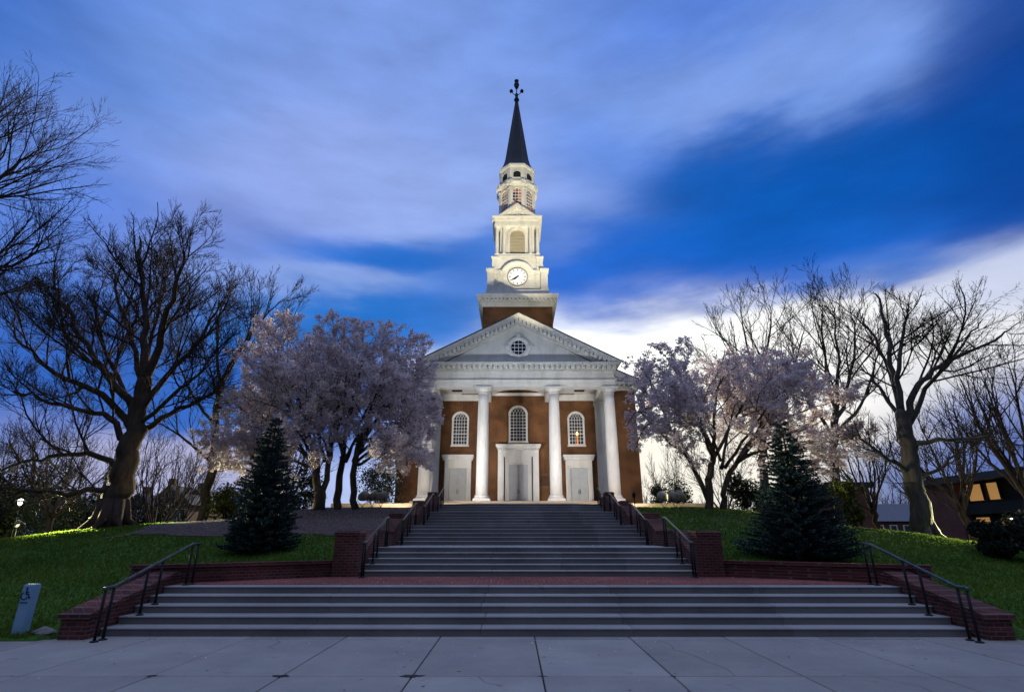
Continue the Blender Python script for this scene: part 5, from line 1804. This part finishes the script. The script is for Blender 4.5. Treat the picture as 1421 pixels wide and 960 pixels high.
# ------------------------------------------------------------------ conifers
def spruce(seed, px, py, d, top, halfw, label):
    b = at(px, py, d); b.z = ground(b.x, d)
    H = at(px, top, d).z - b.z
    W = halfw / F_PX * d * .95
    rg = random.Random(seed)
    root = empty('spruce_tree', tuple(b), label, 'spruce tree', 'young blue spruces on the lawn')
    MB().tube([b + Vector((0, 0, -.1)), b + Vector((.02, 0, H * .5)), b + Vector((0, 0, H * .985))], [.13, .07, .012], 8).build('trunk', M['bark'], root)
    nd = MB()
    z = .10
    while z < H * .99:
        t = z / H
        rad = W * (1 - t) ** .82 * (1.0 if t > .08 else .82 + 2.2 * t)
        nb = max(6, int(26 * (1 - t) + 6))
        for k in range(nb):
            a = 2 * math.pi * (k + rg.random()) / nb
            nzv = noise.noise(Vector((math.cos(a) * 1.1 + seed, math.sin(a) * 1.1, z * 1.15)))
            if rg.random() < .12: continue
            L = max(.14, rad * rg.uniform(.84, 1.10) * (1.0 + .42 * nzv))
            out = Vector((math.cos(a), math.sin(a), 0)); side = Vector((-math.sin(a), math.cos(a), 0))
            p0 = b + Vector((0, 0, z + rg.uniform(-.06, .06)))
            n = max(3, int(L / .075))
            for i in range(1, n + 1):
                s = i / n
                c = p0 + out * (L * s) + Vector((0, 0, -.22 * L * s + .26 * L * s * s))
                for q in range(11):
                    sg = 1 if q % 2 else -1
                    ln = rg.uniform(.08, .19) * (1.15 - .5 * s)
                    dr = (out * rg.uniform(.3, 1.0) + side * sg * rg.uniform(.2, .9) + Vector((0, 0, rg.uniform(-.25, .55)))).normalized()
                    e = c + dr * ln
                    wv = dr.cross(Vector((rg.gauss(0, 1), rg.gauss(0, 1), rg.gauss(0, 1)))).normalized() * .019
                    m_ = c.lerp(e, .5)
                    nd.add([tuple(c), tuple(m_ + wv), tuple(e), tuple(m_ - wv)], [(0, 1, 2, 3)])
        z += .14 + .0 * t
    print('spruce', len(nd.f))
    nd.build('crown', M['spruce'], root)


spruce(61, 356, 764, 18.2, 577, 54, 'dark blue spruce in front of the left pink cherry')
spruce(62, 1114, 772, 17.3, 588, 76, 'wider dark blue spruce in front of the right blossom')


def shrub(seed, px, py, d, top, halfw, label, mat, n=2600, size=.075, name='shrub', cat='shrub', depth=None, group='shrubs under the trees', base=None):
    b = at(px, py, d); b.z = max(-.3, ground(b.x, d))
    H = at(px, top, d).z - b.z
    W = halfw / F_PX * d * .98
    rg = random.Random(seed)
    root = empty(name, tuple(b), label, cat, group)
    st = MB(); lv = MB()
    lobes = [(rg.uniform(-.6, .6), rg.uniform(-.6, .6), rg.uniform(.25, .8), rg.uniform(.35, .55)) for _ in range(9)]
    dy = depth or W
    for lx_, ly_, lz_, lr in lobes:
        c = b + Vector((lx_ * W, ly_ * dy, lz_ * H))
        st.tube([b + Vector((lx_ * .15 * W, ly_ * .15 * dy, -.05)), b.lerp(c, .5) + Vector((0, 0, H * .05)), c], [.05, .035, .012], 5)
        for k in range(n // 9):
            v = Vector((rg.gauss(0, 1), rg.gauss(0, 1), rg.gauss(0, 1))).normalized() * (rg.random() ** .45)
            q = c + Vector((v.x * lr * W, v.y * lr * dy, v.z * lr * H * .62))
            if q.z < b.z + .02: q.z = b.z + rg.uniform(.02, .3)
            nzv = noise.noise(q * 1.6)
            if nzv < -.18: continue
            leafquad(lv, q, size * rg.uniform(.6, 1.3), rg)
    st.build('stems', M['bark'], root); lv.build('foliage', M[mat], root)


shrub(71, 918, 702, 46, 668, 20, 'dark evergreen shrub against the right corner of the church', 'evergreen', n=3500)
shrub(72, 945, 702, 47, 662, 24, 'taller dark evergreen shrub behind the right floodlights', 'evergreen', n=4000)
shrub(73, 1035, 706, 36, 640, 34, 'dark evergreen shrub behind the right cherry stems', 'evergreen', n=6000)
shrub(74, 1186, 732, 25, 668, 20, 'yellow green shrub peeping out behind the right spruce', 'shrub', n=2600)
shrub(75, 415, 702, 37, 628, 34, 'dark evergreen shrub behind the left cherry stems', 'evergreen', n=6000)
shrub(76, 530, 700, 45, 640, 40, 'dark evergreen shrub against the left corner of the church', 'evergreen', n=6500)
shrub(77, 318, 712, 29, 655, 30, 'olive green shrub between the slim tree and the left spruce', 'shrub', n=3800)
shrub(78, 1392, 778, 18.2, 722, 42, 'black green clipped hedge at the right edge of the lawn', 'hedge', n=9000, size=.05, name='hedge', cat='hedge', depth=1.3)
shrub(79, 25, 742, 39, 655, 60, 'pale green weeping bush lit by the street lamp at the far left', 'willow', n=9000, size=.07)
shrub(80, 95, 738, 42, 680, 40, 'dim green bush behind the far left forked tree', 'willow', n=5000, size=.08)
shrub(81, -20, 750, 24, 700, 30, 'dark bush at the extreme left edge of the lawn', 'evergreen', n=3500)
shrub(82, 1445, 760, 26, 712, 45, 'dark bush in front of the amber windows at the right edge', 'hedge', n=6000)
shrub(83, 112, 728, 54, 655, 62, 'dark evergreen thicket between the far left forked tree and the big oak', 'hedge', n=8000, size=.13)
shrub(84, 205, 722, 58, 676, 42, 'low dark thicket right of the big oak trunk, below the far houses', 'hedge', n=6000, size=.13)
shrub(85, 20, 742, 62, 640, 70, 'tall dark thicket at the far left edge behind the pale weeping bush', 'hedge', n=8000, size=.15)
shrub(86, 372, 712, 46, 560, 36, 'tall dark evergreen behind the left spruce tip', 'evergreen', n=7000, size=.10)

# petals blown over the lawn, the bed and the steps
rp = random.Random(77)
pm = MB()


def petal(x, y, z):
    s = rp.uniform(.012, .026); a = rp.uniform(0, 6.28); c_, s_ = math.cos(a) * s, math.sin(a) * s
    t_ = rp.uniform(-.4, .4) * s
    pm.add([(x + c_, y + s_, z + t_), (x - s_ * .7, y + c_ * .7, z + .004), (x - c_, y - s_, z - t_ * .3 + .004), (x + s_ * .7, y - c_ * .7, z + .008)], [(0, 1, 2, 3)])


for k in range(7000):
    s = rp.choice((-1, 1)); x = s * abs(rp.gauss(9.5, 3.5)); y = rp.gauss(26, 4)
    if abs(x) < 5.5 or y < 17.2 or y > 35 or abs(x) > 19: continue
    petal(x, y, ground(x, y) + rp.uniform(.035, .07))
for k in range(260):
    x, y = rp.uniform(-4.5, 4.5), rp.uniform(18.6, 21.9)
    petal(x, y, 1.505)
for k in range(220):
    x, y = rp.uniform(-8, 8), rp.uniform(13.9, 16.3)
    if abs(x) < wall_x(y) - .5: petal(x, y, .756)
for k in range(130):
    petal(rp.uniform(-10, 10), 11.7 - abs(rp.gauss(0, 1.4)), .005)
tag(pm.build('fallen_petals', M['blossom']), kind='stuff')
